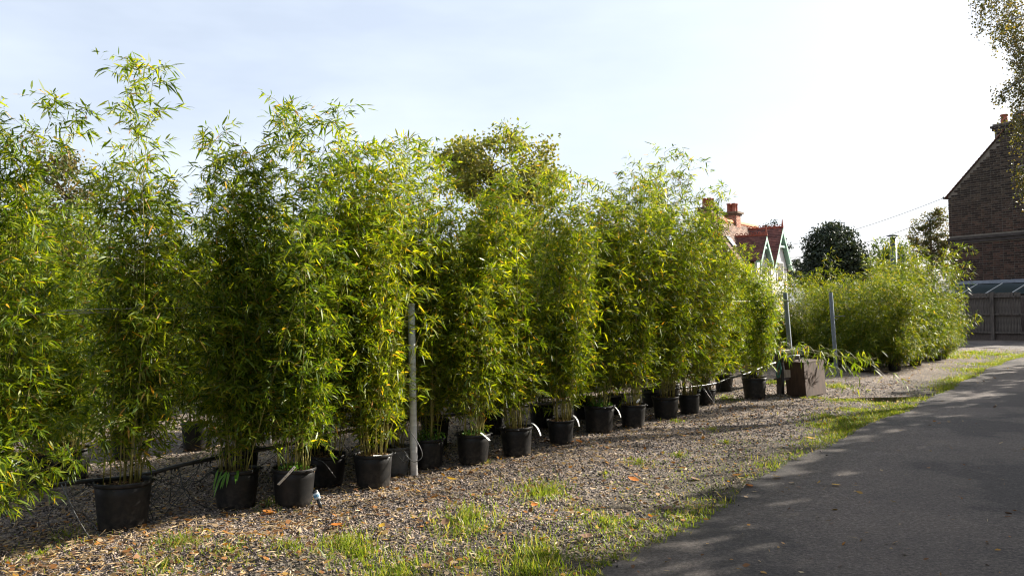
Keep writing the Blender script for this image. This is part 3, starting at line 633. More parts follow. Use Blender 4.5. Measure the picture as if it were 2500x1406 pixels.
def blades(cx, cy, h, rg, wmul=1.0):
    n = len(cx); a = rg.uniform(0, 6.28, n); e = rg.uniform(.75, 1.45, n)
    P = np.stack([cx, cy, gz(cx, cy) * np.clip(edge_side(cx, cy) / .35, 0, 1)], 1)
    Dv = np.stack([np.cos(a) * np.cos(e), np.sin(a) * np.cos(e), np.sin(e)], 1)
    return leaf_batch(P, Dv, h, wmul * rg.uniform(.003, .0055, n), rg.uniform(.0, .45, n), .3, rg)
patches = [  # u, v, radius in px across, depth stretch, count, height
    (1140, 1272, 65, .5, 700, .075), (1130, 1300, 60, .3, 260, .05), (1310, 1205, 60, .55, 520, .075), (1345, 1200, 35, .5, 260, .07), (850, 1335, 60, .5, 620, .085), (880, 1355, 45, .5, 300, .07),
    (1310, 1362, 50, .7, 650, .10), (1300, 1395, 60, .5, 500, .10), (970, 1392, 90, .35, 700, .08), (435, 1335, 45, .45, 300, .07), (400, 1390, 90, .3, 350, .05), (660, 1235, 45, .4, 160, .05),
    (1560, 1130, 35, .35, 170, .05), (1660, 1110, 20, .5, 130, .045), (1480, 1160, 18, .5, 60, .04), (1738, 1050, 18, .6, 90, .05), (1650, 1030, 16, .6, 120, .05), (1182, 1130, 16, .7, 90, .05), (1770, 1078, 9, .6, 50, .05),
    (2065, 1028, 55, .35, 1500, .06), (2110, 1050, 60, .3, 1300, .05), (2175, 1010, 60, .3, 1500, .06), (2215, 995, 40, .3, 900, .05), (2000, 1040, 30, .35, 400, .05), (2085, 1000, 30, .3, 450, .05), (2150, 985, 30, .25, 300, .05), (2020, 1020, 30, .3, 250, .05),
    (2040, 945, 25, .4, 350, .10), (2045, 975, 45, .2, 350, .04), (1985, 970, 20, .25, 180, .05), (2080, 975, 25, .2, 260, .05), (1895, 935, 30, .4, 420, .08), (1775, 975, 25, .4, 200, .06),
    (2380, 905, 45, .35, 900, .06), (2400, 890, 50, .25, 700, .06), (2340, 925, 30, .3, 400, .05), (2370, 862, 60, .2, 900, .10), (2440, 868, 40, .2, 800, .09), (2330, 872, 50, .25, 700, .12), (2300, 960, 20, .3, 120, .05),
    (160, 1310, 35, .5, 90, .05), (100, 1350, 70, .4, 200, .05), (560, 1370, 60, .4, 250, .05), (700, 1360, 50, .4, 200, .05), (1180, 1370, 60, .5, 350, .06), (1480, 1290, 60, .5, 380, .06), (1420, 1250, 45, .4, 150, .04)]
allp = []
for (uu, vv, rpx, st, n, h) in patches:
    c = G(uu, vv); sc = rpx / FPX * c[1]
    n = int(n * 1.15); rr2 = np.abs(rg.normal(0, .95, n)); a = rg.uniform(0, 6.28, n)
    px = c[0] + sc * rr2 * np.cos(a); py = c[1] + sc * rr2 * np.sin(a) * (.6 + st * 2)
    tw = 1.25 + .07 * c[1]
    k = edge_side(px, py) > -.05
    allp.append(blades(px[k], py[k], h * rg.uniform(.45, 1.25, k.sum()), rg, tw))
# strip along the road's edge
ne = 34000; k = rg.integers(8, len(EDGE_XY) - 2, ne); off = np.abs(rg.normal(0, .20, ne)) - .05
dens = .5 + .5 * np.sin(k * .11) + .3 * np.sin(k * .37)
kk = rg.uniform(0, 1, ne) < np.clip(dens, .08, 1)
k, off = k[kk], off[kk]; e = EDGE_XY[k + 1] - EDGE_XY[k - 1]; e /= np.linalg.norm(e, axis=1, keepdims=True)
px = EDGE_XY[k, 0] - e[:, 1] * off; py = EDGE_XY[k, 1] + e[:, 0] * off
okv, _, _ = in_view(px, py); px, py = px[okv], py[okv]
allp.append(blades(px, py, rg.uniform(.025, .085, len(px)), rg, 1.4))
# moss and low sprigs over the verge
x, y, s = lay(52000, 4.2, 10.5, rg, 1.2, lambda x, y, s: np.where((s > .0) & (s < 1.5), np.clip(.6 - .4 * np.abs(s - .5), 0, 1) * (np.sin(x * 3.1 + y) * np.sin(y * 2.7 - x) > -.1), .01))
allp.append(blades(x, y, rg.uniform(.010, .032, len(x)), rg, 1.9))
V, F = merge(allp)
tag(obj('grass', np_mesh('grass', V, F), GRASSM), 'bright green grass tufts along the road edge and in the gravel', 'grass', kind='stuff')

# puddle
P0 = PUDDLE; vs = [(P0[0], P0[1], -.018)] + [(P0[0] + .95 * math.cos(a) * (1 + .18 * math.sin(3 * a)), P0[1] + .42 * math.sin(a) * (1 + .2 * math.cos(2 * a)), -.018) for a in np.linspace(0, 2 * PI, 28)[:-1]]
m, t, b = new_mat('puddle_water'); b.inputs['Base Color'].default_value = (.015, .013, .01, 1); b.inputs['Roughness'].default_value = .04; b.inputs['Specular IOR Level'].default_value = .5
tag(obj('puddle', MB().add(vs, [(0, i, i % 27 + 1) for i in range(1, 28)]).mesh('puddle'), m), 'shallow puddle in the gravel beside the lane', None, kind='structure')

# ------------------------------------------------------------------ poles, wire, irrigation
def pole_thing(name, u, vb, vt, r, mat, label, cat, group, n=14):
    p = G(u[1], vb); q = D(u[0], vt, p[1])
    o = thing(name, label, cat, (p[0], p[1], float(gz(p[0], p[1])) - .02), 0, group)
    mb = MB().tube([(0, 0, -.15), (0, 0, .3), tuple((q - p) * .5), tuple(q - p)], r, n, True)
    obj('shaft', mb.mesh('shaft', True), mat, o)
    cp = MB().tube([tuple(q - p - np.array([0, 0, .02])), tuple(q - p + np.array([0, 0, .008]))], r * 1.12, n)
    obj('cap', cp, mat, o)
    return o, p, q
pole_thing('round_pole', (1004, 1011), 1157, 735, .034, GREYPOLE, 'round grey pole standing among the front row pots', 'pole', 'poles')
pole_thing('round_pole', (651, 655), 1082, 690, .040, plain('white_pole', (.5, .5, .5), .5), 'pale round pole behind the front row, seen through leaves', 'pole', 'poles')
def u_post(u, vb, vt, label, lean):
    p = G(u, vb) if vb else D(u, 930, 17.0); q = D(u + lean, vt, p[1])
    o = thing('steel_post', label, 'post', (p[0], p[1], 0), 0, 'square steel posts')
    d = (q - p); d[2] -= 0; ax2 = d / np.linalg.norm(d); ax0 = np.cross([math.sin(.5), math.cos(.5), 0], ax2); ax0 /= np.linalg.norm(ax0); ax1 = np.cross(ax2, ax0)
    h = np.linalg.norm(d); mid = d / 2
    sh = obj('shaft', MB().box(mid, (.075, .05, h), (ax0, ax1, ax2)), GALV, o)
    obj('flange', MB().box(mid - ax1 * .034 + ax0 * .026, (.02, .016, h * .996), (ax0, ax1, ax2)), GALV, o)
    obj('flange', MB().box(mid - ax1 * .034 - ax0 * .026, (.02, .016, h * .996), (ax0, ax1, ax2)), GALV, o)
    return o, p, q, ax2
po1, pp1, pq1, pa1 = u_post(1936, 938, 714, 'first grey steel post, behind the wooden tap stand', -19)
po2, pp2, pq2, pa2 = u_post(2043, 918, 714, 'second grey steel post, right of the brown box', -15)
zb = .16
obj('bolt', MB().tube([tuple(pq1 - pp1 - pa1 * zb + np.array([-.09, -.04, 0])), tuple(pq1 - pp1 - pa1 * zb + np.array([.05, -.04, 0]))], .018, 8), WIREM, po1)
obj('bracket', MB().box(pq2 - pp2 - pa2 * .50 + np.array([.14, -.03, 0]), (.22, .02, .02)), WIREM, po2)
obj('bracket', MB().box(pq2 - pp2 - pa2 * .56 + np.array([.06, -.03, 0]), (.06, .02, .02)), WIREM, po2)
def row_plane(u, v, perp): return on_plane(u, v, ROW_A + ROWN * perp, ROWN)
def smooth_path(pts, n=6):
    pts = [np.array(p) for p in pts]; o = []
    for i in range(len(pts) - 1):
        p0 = pts[max(i - 1, 0)]; p1 = pts[i]; p2 = pts[i + 1]; p3 = pts[min(i + 2, len(pts) - 1)]
        for k in range(n):
            t_ = k / n
            o.append(.5 * (2 * p1 + (p2 - p0) * t_ + (2 * p0 - 5 * p1 + 4 * p2 - p3) * t_ ** 2 + (3 * p1 - p0 - 3 * p2 + p3) * t_ ** 3))
    return o + [pts[-1]]
wp = [row_plane(u, v, -.12) for u, v in ((-60, 772), (250, 763), (520, 750))] + [pq1 - pa1 * zb]
wo = thing('support_wire', 'thin steel wire strung at head height along the front row', 'wire', wp[0])
wpath = smooth_path(wp, 10)
obj('strand', MB().tube([p - wp[0] for p in wpath], .002, 5).mesh('strand', True), WIREM, wo)
pip_px = [(-60, 1216), (40, 1199), (180, 1177), (330, 1162), (450, 1133), (560, 1111), (700, 1085), (830, 1056), (930, 1040), (1010, 1020), (1110, 1012), (1210, 998), (1330, 985), (1490, 968), (1620, 952), (1735, 938), (1775, 925), (1825, 911), (1880, 889), (1905, 884)]
pipw = [row_plane(u, v, .16) for u, v in pip_px]
io = thing('irrigation_pipe', 'black irrigation pipe with hanging drip tubes running behind the front row', 'pipe', pipw[0])
pth = smooth_path(pipw, 5)
obj('main_pipe', MB().tube([p - pipw[0] for p in pth], .0165, 8).mesh('main_pipe', True), PIPE, io)
rdp = random.Random(5)
for i in range(46):
    k = rdp.randrange(2, len(pth) - 8) if i > 22 else rdp.randrange(1, 42); p = pth[k] - pipw[0]
    obj('fitting', MB().tube([tuple(p + np.array([0, 0, -.012])), tuple(p + np.array([0, 0, -.035]))], .007, 6), PIPE, io)
    e = p + ROWD * rdp.uniform(-.35, .35) - ROWN * rdp.uniform(-.2, .35); e[2] = -pipw[0][2] + .012 + (rdp.uniform(.25, .33) if rdp.random() < .3 else 0)
    mid = (p + e) / 2 + ROWD * rdp.uniform(-.25, .25) - ROWN * rdp.uniform(-.1, .15); mid[2] = p[2] - rdp.uniform(.05, .28)
    obj('drip_tube', MB().tube(smooth_path([p, p + np.array([0, 0, -.05]) + ROWD * rdp.uniform(-.05, .05), mid, e], 6), .0032, 5, False).mesh('drip_tube', True), PIPE, io)
# grey tube loops by the round pole, and the loose loop near the first pot
def loose(name, pts, r, mat, label, cat='tube'):
    ps = smooth_path(pts, 8); o = obj(name, MB().tube([p - pts[0] for p in ps], r, 6).mesh(name, True), mat, loc=pts[0]); return tag(o, label, cat)
TUBEG = plain('grey_tube', (.10, .10, .10), .4)
q = FP[6][0]; yd = G(985, 1165)[1]
loose('drip_tube', [D(955, 1085, yd), D(985, 1100, yd - .05), D(996, 1118, yd - .1), D(985, 1126, yd - .08), D(972, 1112, yd)], .004, TUBEG, 'thin grey tube looping out of the pot left of the round pole')
loose('drip_tube', [D(1003, 1055, yd - .25), D(1025, 1090, yd - .3), D(1030, 1115, yd - .3), D(1010, 1127, yd - .32), D(990, 1110, yd - .2)], .004, TUBEG, 'thin grey tube curling around the round grey pole')
loose('drip_tube', [row_plane(160, 1180, .1), row_plane(165, 1215, -.02), G(190, 1265, .18), G(225, 1320, .01), G(262, 1352, .015), G(300, 1358, .02)], .0045, TUBEG, 'thin dark tube reaching the gravel left of the largest pot')
loose('drip_tube', [row_plane(150, 1183, .1), G(178, 1238, .25), G(205, 1255, .14), G(236, 1290, .03), G(243, 1322, .012)], .0045, TUBEG, 'second thin tube crossing down to the gravel beside the largest pot')
loose('drip_tube', [D(772, 1120, G(780, 1185)[1] - .2), D(790, 1128, G(780, 1185)[1] - .3), D(808, 1150, G(780, 1185)[1] - .32), D(820, 1165, G(780, 1185)[1] - .3)], .004, TUBEG, 'thin tube over the rim of the pot behind the printed tag')
# hose connector leaning against the tagged pot
c0 = G(783, 1240); c1 = D(769, 1198, c0[1] + .04)
ho = thing('hose_connector', 'short black hose end with silver and blue connector standing in the gravel', 'hose', c0); dd = c1 - c0
obj('hose', MB().tube([tuple(dd * -.05), tuple(dd * .25 + np.array([.004, 0, 0])), tuple(dd * .55)], .016, 10).mesh('hose', True), PIPE, ho)
cn = obj('connector', MB().tube([tuple(dd * .5), tuple(dd * .54), tuple(dd * .85), tuple(dd * .88)], [.02, .026, .026, .022], 12).mesh('connector', True), plain('silver_plastic', (.45, .50, .52), .35, .5, var=.1), ho)
obj('collar', MB().tube([tuple(dd * .62), tuple(dd * .76)], .0272, 12), plain('blue_band', (.08, .20, .30), .4), cn)
obj('socket', MB().tube([tuple(dd * .86), tuple(dd * 1.0)], [.024, .022], 12), PIPE, ho)

# ------------------------------------------------------------------ tap stand, brown box
WOOD = plain('weathered_wood', (.34, .28, .22), .8, .2, var=.4, scale=5, stretch=(6, 6, 1), bmp=.2)
DARKW = plain('dark_wood', (.09, .07, .06), .8, .2, var=.4, scale=6, stretch=(6, 6, 1))
ts = G(1912, 966); yd = ts[1]
so = thing('tap_stand', 'wooden tap stand with plank top and pipes beside the brown box', 'tap stand', ts)
def L_(u, v, dy=0): return D(u, v, yd + dy) - ts
px = yd / FPX
obj('post', MB().box(L_(1902, 913, .1), (.075, .06, 98 * px)), DARKW, so)
obj('post', MB().box(L_(1934, 910, .45), (.06, .06, 95 * px)), DARKW, so)
obj('plank_top', MB().box(L_(1919, 858, .1), (46 * px, .12, .05), (np.array([.98, .0, .08]), np.array([0, 1, 0]), np.array([-.08, 0, .98]))), plain('pale_wood', (.52, .46, .38), .8, .2, var=.35, scale=9, stretch=(1, 6, 6), bmp=.2), so)
obj('board', MB().box(L_(1926, 876, .12), (28 * px, .03, 26 * px)), WOOD, so)
obj('board', MB().box(L_(1914, 912, -.02), (30 * px, .03, 18 * px)), WOOD, so)
obj('crossbar', MB().box(L_(1908, 925, -.03), (36 * px, .05, .03)), DARKW, so)
obj('riser_pipe', MB().tube([tuple(L_(1912, 962, -.1)), tuple(L_(1911, 930, -.1)), tuple(L_(1909, 890, -.1)), tuple(L_(1907, 876, -.1))], .024, 10).mesh('riser_pipe', True), PIPE, so)
obj('supply_pipe', MB().tube([tuple(L_(1909, 874, -.1)), tuple(L_(1930, 869, -.1)), tuple(L_(1950, 867, -.05)), tuple(L_(1953, 890, -.02))], .015, 8).mesh('supply_pipe', True), plain('grey_plastic_pipe', (.35, .36, .37), .4), so)
tp = obj('tap', MB().tube([tuple(L_(1908, 884, -.1)), tuple(L_(1908, 868, -.1))], [.034, .03], 10).mesh('tap', True), PIPE, so)
obj('tap_handle', MB().box(L_(1911, 862, -.1), (.09, .03, .02)), plain('green_plastic', (.03, .16, .11), .4), tp)
obj('hose_coil', MB().tube(smooth_path([L_(1903, 880, -.12), L_(1896, 905, -.14), L_(1899, 922, -.14), L_(1906, 905, -.14), L_(1904, 885, -.12)], 6), .014, 7).mesh('hose_coil', True), plain('green_hose', (.04, .13, .10), .4), so)
obj('valve_box', MB().box(L_(1949, 858, .3), (.15, .12, .13)), plain('slate_plastic', (.10, .13, .16), .5), so)
# brown box: slab-sided
m, t, b = new_mat('brown_board'); n1 = noise(t, 3.0, 6, .65, stretch=(9, 9, 1)); n2 = noise(t, 2.2, 4, .6)
r = ramp(t, [(.3, (.034, .018, .011)), (.7, (.080, .043, .026))]); t.links.new(n1.outputs['Fac'], r.inputs['Fac']); r2 = ramp(t, [(.35, (.7, .68, .66)), (.6, (1.15, 1.12, 1.1))]); t.links.new(n2.outputs['Fac'], r2.inputs['Fac'])
t.links.new(mix(t, r.outputs['Color'], r2.outputs['Color'], 1.0, 'MULTIPLY'), b.inputs['Base Color']); b.inputs['Roughness'].default_value = .8; BROWN = m
A0 = G(1969, 969); B0 = G(2022, 956); C0 = G(1926, 962)
B0 = A0 + dirv(45) * .75; C0 = A0 + dirv(-35) * .38
At, Bt, Ct = [p + np.array([0, 0, .56]) + dirv(-62) * .03 for p in (A0, B0, C0)]
bo = thing('brown_box', 'brown weathered board box standing on the gravel beside the tap stand', 'box', A0)
def panel(name, a, b_, c_, d_, th, mat):
    a, b_, c_, d_ = [np.array(p) - A0 for p in (a, b_, c_, d_)]; nrm = np.cross(b_ - a, d_ - a); nrm /= np.linalg.norm(nrm)
    vs = [a, b_, c_, d_] + [p - nrm * th for p in (a, b_, c_, d_)]
    return obj(name, MB().add(vs, [(0, 1, 2, 3), (7, 6, 5, 4), (0, 4, 5, 1), (1, 5, 6, 2), (2, 6, 7, 3), (3, 7, 4, 0)]), mat, bo)
E0 = B0 + (C0 - A0); Et = Bt + (Ct - At); k_ = .02
panel('side_panel', A0, B0, Bt, At, .025, BROWN)
panel('front_panel', C0, A0 + (C0 - A0) * .05, At + (Ct - At) * .05, Ct, .025, BROWN)
panel('back_panel', B0 + (E0 - B0) * .05, E0, Et, Bt + (Et - Bt) * .05, .025, BROWN)
panel('far_panel', E0, C0, Ct, Et, .025, BROWN)
panel('lid', At * .999 + np.array([0, 0, .012]), Bt + np.array([0, 0, .012]), Et + np.array([0, 0, .012]), Ct + np.array([0, 0, .012]), .02, BROWN)
# fallen bamboo shoots arching over the box
def arching(pts, seed, label, n_leaf=80):
    rd = random.Random(seed); rg_ = np.random.default_rng(seed); ps = smooth_path(pts, 8); o0 = pts[0]
    o = thing('arching_bamboo_stem', label, 'bamboo stem', o0, 0, 'bamboo stems arching over the box')
    mb = MB().tube([p - o0 for p in ps], list(np.linspace(.005, .0015, len(ps))), 5); LP, LD, LL = [], [], []
    for k in range(5, len(ps)):
        for s_ in range(2):
            if rd.random() < .3: continue
            a = rd.uniform(0, 6.28); ln = rd.uniform(.08, .22); e = ps[k] + np.array([math.cos(a) * ln, math.sin(a) * ln * .7, rd.uniform(-.12, .16)])
            mb.tube([tuple(ps[k] - o0), tuple((ps[k] + e) / 2 - o0 + np.array([0, 0, .02])), tuple(e - o0)], [.0018, .0014, .0008], 3, False)
            for q_ in range(rd.choice((2, 3, 4))):
                da = a + rd.uniform(-1, 1); de = rd.gauss(-.5, .45); LP.append(e - o0); LD.append([math.cos(da) * math.cos(de), math.sin(da) * math.cos(de), math.sin(de)]); LL.append(rd.uniform(.09, .15))
    obj('stem', mb.mesh('stem', True), CANE, o)
    LL = np.array(LL); V, F = leaf_batch(LP, LD, LL, LL * .14, rg_.uniform(.1, .6, len(LL)), .55, rg_)
    l = obj('leaves', np_mesh('leaves', V, F, True), BAMBOO, o); l['kind'] = 'stuff'
c = FP[16][0]; yb = c[1]
arching([D(1850, 930, yb), D(1880, 860, yb - .15), D(1940, 862, yb - .5), D(2000, 875, yb - .6), D(2050, 905, yb - .55), D(2090, 940, yb - .5)], 1, 'bamboo stem drooping across the front of the brown box')
arching([D(1850, 930, yb), D(1890, 850, yb + .1), D(1960, 850, yb + .1), D(2040, 868, yb + .2), D(2120, 885, yb + .2), D(2190, 945, yb + .1)], 2, 'longest bamboo stem arching past the second steel post')
arching([D(1850, 930, yb), D(1900, 855, yb + .3), D(1990, 862, yb + .6), D(2070, 880, yb + .6), D(2140, 875, yb + .6)], 3, 'bamboo stem arching above the brown box with leaves raised at its end')

# ------------------------------------------------------------------ brick house, fence, lean-to (right)
WD = dirv(149.4); WN = dirv(239.4)                     # along the wall to the right; outward normal
CORN = D(2322, 700, 35.5); CORN[2] = 0
def wall_xz(u, v):
    p = on_plane(u, v, CORN, WN) - CORN; return float(np.dot(p, WD)), float(p[2])
def WP(x, z, n=0.0): return CORN + WD * x + np.array([0, 0, z]) + WN * n
xe, ze = wall_xz(2320, 478); xs, zs_ = wall_xz(2429, 352); xc, zc = wall_xz(2428, 306); _, zband = wall_xz(2400, 582); _, zsold = wall_xz(2400, 490)
CHW = 1.7; XM = xs + CHW / 2; slope = (zs_ - ze) / (xs - xe)
def roof_z(x): return ze + slope * (x if x < XM else 2 * XM - x)
m, t, b = new_mat('house_brick'); g = t.nodes.new('ShaderNodeNewGeometry'); oi = t.nodes.new('ShaderNodeObjectInfo')
ad = t.nodes.new('ShaderNodeMath'); ad.operation = 'ADD'; t.links.new(g.outputs['Random Per Island'], ad.inputs[0]); t.links.new(oi.outputs['Random'], ad.inputs[1])
fr = t.nodes.new('ShaderNodeMath'); fr.operation = 'FRACT'; t.links.new(ad.outputs[0], fr.inputs[0])
rA = ramp(t, [(0, (.025, .018, .015)), (.4, (.038, .028, .022)), (.75, (.060, .044, .033)), (1, (.095, .070, .049))]); rB = ramp(t, [(0, (.025, .014, .012)), (.4, (.042, .024, .019)), (.75, (.070, .036, .027)), (1, (.10, .051, .036))])
for r_ in (rA, rB): t.links.new(fr.outputs[0], r_.inputs['Fac'])
sp = t.nodes.new('ShaderNodeSeparateXYZ'); t.links.new(g.outputs['Position'], sp.inputs[0])
nzb = noise(t, .5, 3, .6, 'Object'); zz_ = t.nodes.new('ShaderNodeMath'); zz_.operation = 'MULTIPLY_ADD'; zz_.inputs[1].default_value = 1.2; t.links.new(nzb.outputs['Fac'], zz_.inputs[0]); t.links.new(sp.outputs[2], zz_.inputs[2])
mr = t.nodes.new('ShaderNodeMapRange'); mr.inputs['From Min'].default_value = zband + .6; mr.inputs['From Max'].default_value = zsold + 1.0; t.links.new(zz_.outputs[0], mr.inputs['Value'])
t.links.new(mix(t, rB.outputs['Color'], rA.outputs['Color'], mr.outputs[0]), b.inputs['Base Color']); b.inputs['Roughness'].default_value = .85; b.inputs['Specular IOR Level'].default_value = .2; BRICK = m
MORTAR = plain('mortar', (.20, .172, .14), .9, .1, var=.2, scale=3)
house = thing('brick_house', 'tall dark brick house gable with chimney at the right edge behind the fence', 'house', CORN)
def hl(p): return np.asarray(p) - CORN
# backing wall with chimney
W2 = 2 * XM; depth = 8.0
pr = [(0, 0), (W2, 0), (W2, ze), (XM + CHW / 2, roof_z(xs)), (XM + CHW / 2, zc), (XM - CHW / 2, zc), (XM - CHW / 2, roof_z(xs)), (0, ze)]
vs = [hl(WP(x, z, 0)) for x, z in pr] + [hl(WP(x, z, -.45)) for x, z in pr]; k = len(pr)
obj('wall', MB().add(vs, [tuple(range(k)), tuple(range(k, 2 * k))[::-1]] + [(i, i + k, (i + 1) % k + k, (i + 1) % k) for i in range(k)]), MORTAR, house)
obj('side_wall', MB().box(hl(WP(.12, ze / 2 - .1, -depth / 2 - .22)), (.24, depth, ze - .2), (WD, WN, np.array([0, 0, 1.0]))), MORTAR, house)
# bricks, Flemish-like: stretcher and header alternating
ch, bl_, hd, jt = .0935, .255, .118, .026
bh = ch - jt; rest = MB(); cand = []
mesh_s = MB().box((0, 0, 0), (bl_, .03, bh)).mesh('brick'); mesh_h = MB().box((0, 0, 0), (hd, .03, bh)).mesh('brick'); mesh_h.materials.append(BRICK); mesh_s.materials.append(BRICK)
rb = random.Random(4); nrow = int(zc / ch)
for r_ in range(12, nrow):
    z = r_ * ch + ch / 2
    if zband - .20 < z < zband + .16: continue
    x = .005 + (0 if r_ % 2 else -(bl_ - hd) / 2 - .07); i = r_ % 2
    while x < W2:
        wdt = bl_ if i % 2 == 0 else hd
        x0, x1 = max(x, .0), min(x + wdt, W2)
        inch = XM - CHW / 2 + .01 < x0 and x1 < XM + CHW / 2 - .01
        lim = roof_z(x0) if x0 < XM else roof_z(x1)
        if x1 - x0 > .05 and (z + bh / 2 < lim - .06 or (inch and z + bh / 2 < zc - .28)):
            nn_ = .008 + rb.uniform(-.003, .004); cand.append(((x0 + x1) / 2, z, x1 - x0, nn_, wdt))
        x += wdt + jt; i += 1
seen = []
for q_ in cand:
    p = WP(q_[0], q_[1]) - CAM; f = p @ _F; uu = UC + FPX * (p @ RIGHT) / f; vv = VC - FPX * (p @ UP) / f
    if uu < 2498 and 300 < vv < 690 and abs(q_[2] - bl_) < 1e-6: seen.append((q_, f))
seen.sort(key=lambda a: a[1]); single = {id(a[0]) for a in seen[:300]}
ax = Matrix(((WD[0], WN[0], 0), (WD[1], WN[1], 0), (0, 0, 1))).to_euler()
for q_ in cand:
    if id(q_) in single: obj('brick', mesh_s, BRICK, house, loc=hl(WP(q_[0], q_[1], q_[3])), rot=ax)
    else: rest.box(hl(WP(q_[0], q_[1], q_[3])), (q_[2], .03, bh), (WD, WN, np.array([0, 0, 1.0])))
o = obj('brickwork', rest, BRICK, house); o['kind'] = 'stuff'
DKB = plain('dark_brick_band', (.06, .05, .045), .85, .2, var=.35, scale=5)
obj('string_course', MB().box(hl(WP(W2 / 2, zband + .06, .05)), (W2 + .06, .16, .11), (WD, WN, np.array([0, 0, 1.0]))), DKB, house)
obj('string_course', MB().box(hl(WP(W2 / 2, zband - .08, .025)), (W2 + .04, .12, .12), (WD, WN, np.array([0, 0, 1.0]))), DKB, house)
for i in range(int((W2 - 1) / .11)): pass
# chimney cap, pots
zt = zc
cap = obj('chimney_cap', MB().box(hl(WP(XM, zt - .20, -.2)), (CHW + .10, .62, .12), (WD, WN, np.array([0, 0, 1.0]))).box(hl(WP(XM, zt - .10, -.2)), (CHW + .20, .72, .09), (WD, WN, np.array([0, 0, 1.0]))), DKB, house)
obj('mortar_top', MB().box(hl(WP(XM, zt - .02, -.2)), (CHW + .05, .60, .08), (WD, WN, np.array([0, 0, 1.0]))), MORTAR, cap)
TERRA = plain('terracotta', (.30, .10, .065), .75, .2, var=.3, scale=6)
for i, xx in enumerate((.30, .90, 1.42)):
    c = hl(WP(XM - CHW / 2 + xx, zt, -.2)); h = (.40, .30, .40)[i]
    obj('chimney_pot', MB().lathe([(.155, 0), (.14, .06), (.12, h - .10), (.118, h - .08), (.15, h - .07), (.155, h - .02), (.14, h), (.10, h), (.09, .1)], 14, c).mesh('chimney_pot', True), TERRA, house)
# roof: tile courses on both slopes
ROOFT = island_mat('roof_tile_brown', [(0, (.09, .045, .035)), (.5, (.15, .075, .055)), (1, (.22, .11, .08))])
rl = math.hypot(XM, slope * XM); sa = math.atan(slope)
rf = MB()
for sgn in (1, -1):
    nco = int(rl / .16)
    for kx in range(-1, nco):
        d0_, d1_ = kx * .16, kx * .16 + .18
        for (dn0, dn1) in ((.10, -depth - .3),):
            P4 = []
            for dd_, lift in ((d0_, .05), (d1_, .03)):
                xx = dd_ * math.cos(sa); zz = ze + dd_ * math.sin(sa) + lift
                xx = xx if sgn > 0 else W2 - xx
                P4 += [hl(WP(xx, zz, dn0)), hl(WP(xx, zz, dn1))]
            a, b_, c_, d_ = P4; th = np.array([0, 0, -.03])
            rf.add([a, b_, d_, c_, a + th, b_ + th, d_ + th, c_ + th], [(0, 1, 2, 3), (7, 6, 5, 4), (0, 4, 5, 1), (1, 5, 6, 2), (2, 6, 7, 3), (3, 7, 4, 0)])
ro = obj('roof', rf, ROOFT, house); ro['kind'] = 'stuff'
obj('verge_board', MB().add([hl(WP(-.10, ze - .10, .06)), hl(WP(XM, roof_z(XM) - .0, .06)), hl(WP(XM, roof_z(XM) + .05, .06)), hl(WP(-.10, ze - .05, .06)),
                             hl(WP(-.10, ze - .10, .02)), hl(WP(XM, roof_z(XM) - .0, .02)), hl(WP(XM, roof_z(XM) + .05, .02)), hl(WP(-.10, ze - .05, .02))],
                            [(0, 1, 2, 3), (7, 6, 5, 4), (0, 4, 5, 1), (1, 5, 6, 2), (2, 6, 7, 3), (3, 7, 4, 0)]), DARKW, house)
obj('gutter', MB().tube([tuple(hl(WP(-.17, ze - .07, .06))), tuple(hl(WP(-.17, ze - .07, -depth)))], .06, 8), PIPE, house)
obj('downpipe', MB().tube([tuple(hl(WP(-.06, ze - .1, -.35))), tuple(hl(WP(-.06, 0, -.35)))], .035, 8), PIPE, house)
# glazed lean-to
x0, z0 = wall_xz(2335, 696); x1 = x0 + 4.5; _, z1 = wall_xz(2470, 688)
lt = thing('lean_to', 'low glazed lean-to with lead flashing against the brick wall above the fence', 'lean-to', WP(x0, 0)); ll = lambda p: np.asarray(p) - WP(x0, 0)
zt_ = z1; zb_ = zt_ - .50; pd = 1.5
GLASS, t, b = new_mat('greenish_glass'); b.inputs['Base Color'].default_value = (.028, .042, .042, 1); b.inputs['Roughness'].default_value = .3; b.inputs['Specular IOR Level'].default_value = .5
obj('flashing', MB().box(ll(WP((x0 + x1) / 2, zt_ + .03, .10)), (x1 - x0, .20, .14), (WD, WN, np.array([0, 0, 1.0]))), plain('lead', (.22, .24, .28), .5, .4, var=.2), lt)
barm = plain('white_glazing_bar', (.55, .55, .53), .5)
for i in range(5):
    a = x0 + i * 1.02
    if i < 4:
        vs = [ll(WP(a + .03, zt_ - .06, .2)), ll(WP(a + .97, zt_ - .06, .2)), ll(WP(a + .97, zb_, pd)), ll(WP(a + .03, zb_, pd))]
        obj('pane', MB().add(vs + [v_ - np.array([0, 0, .01]) for v_ in vs], [(0, 1, 2, 3), (7, 6, 5, 4), (0, 4, 5, 1), (1, 5, 6, 2), (2, 6, 7, 3), (3, 7, 4, 0)]), GLASS, lt)
    obj('glazing_bar', MB().tube([tuple(ll(WP(a, zt_ - .05, .2))), tuple(ll(WP(a, zb_ + .02, pd)))], .022, 6), barm, lt)
obj('front_wall', MB().box(ll(WP((x0 + x1) / 2, zb_ / 2 - .04, pd)), (x1 - x0, .12, zb_ - .06), (WD, WN, np.array([0, 0, 1.0]))), DARKW, lt)
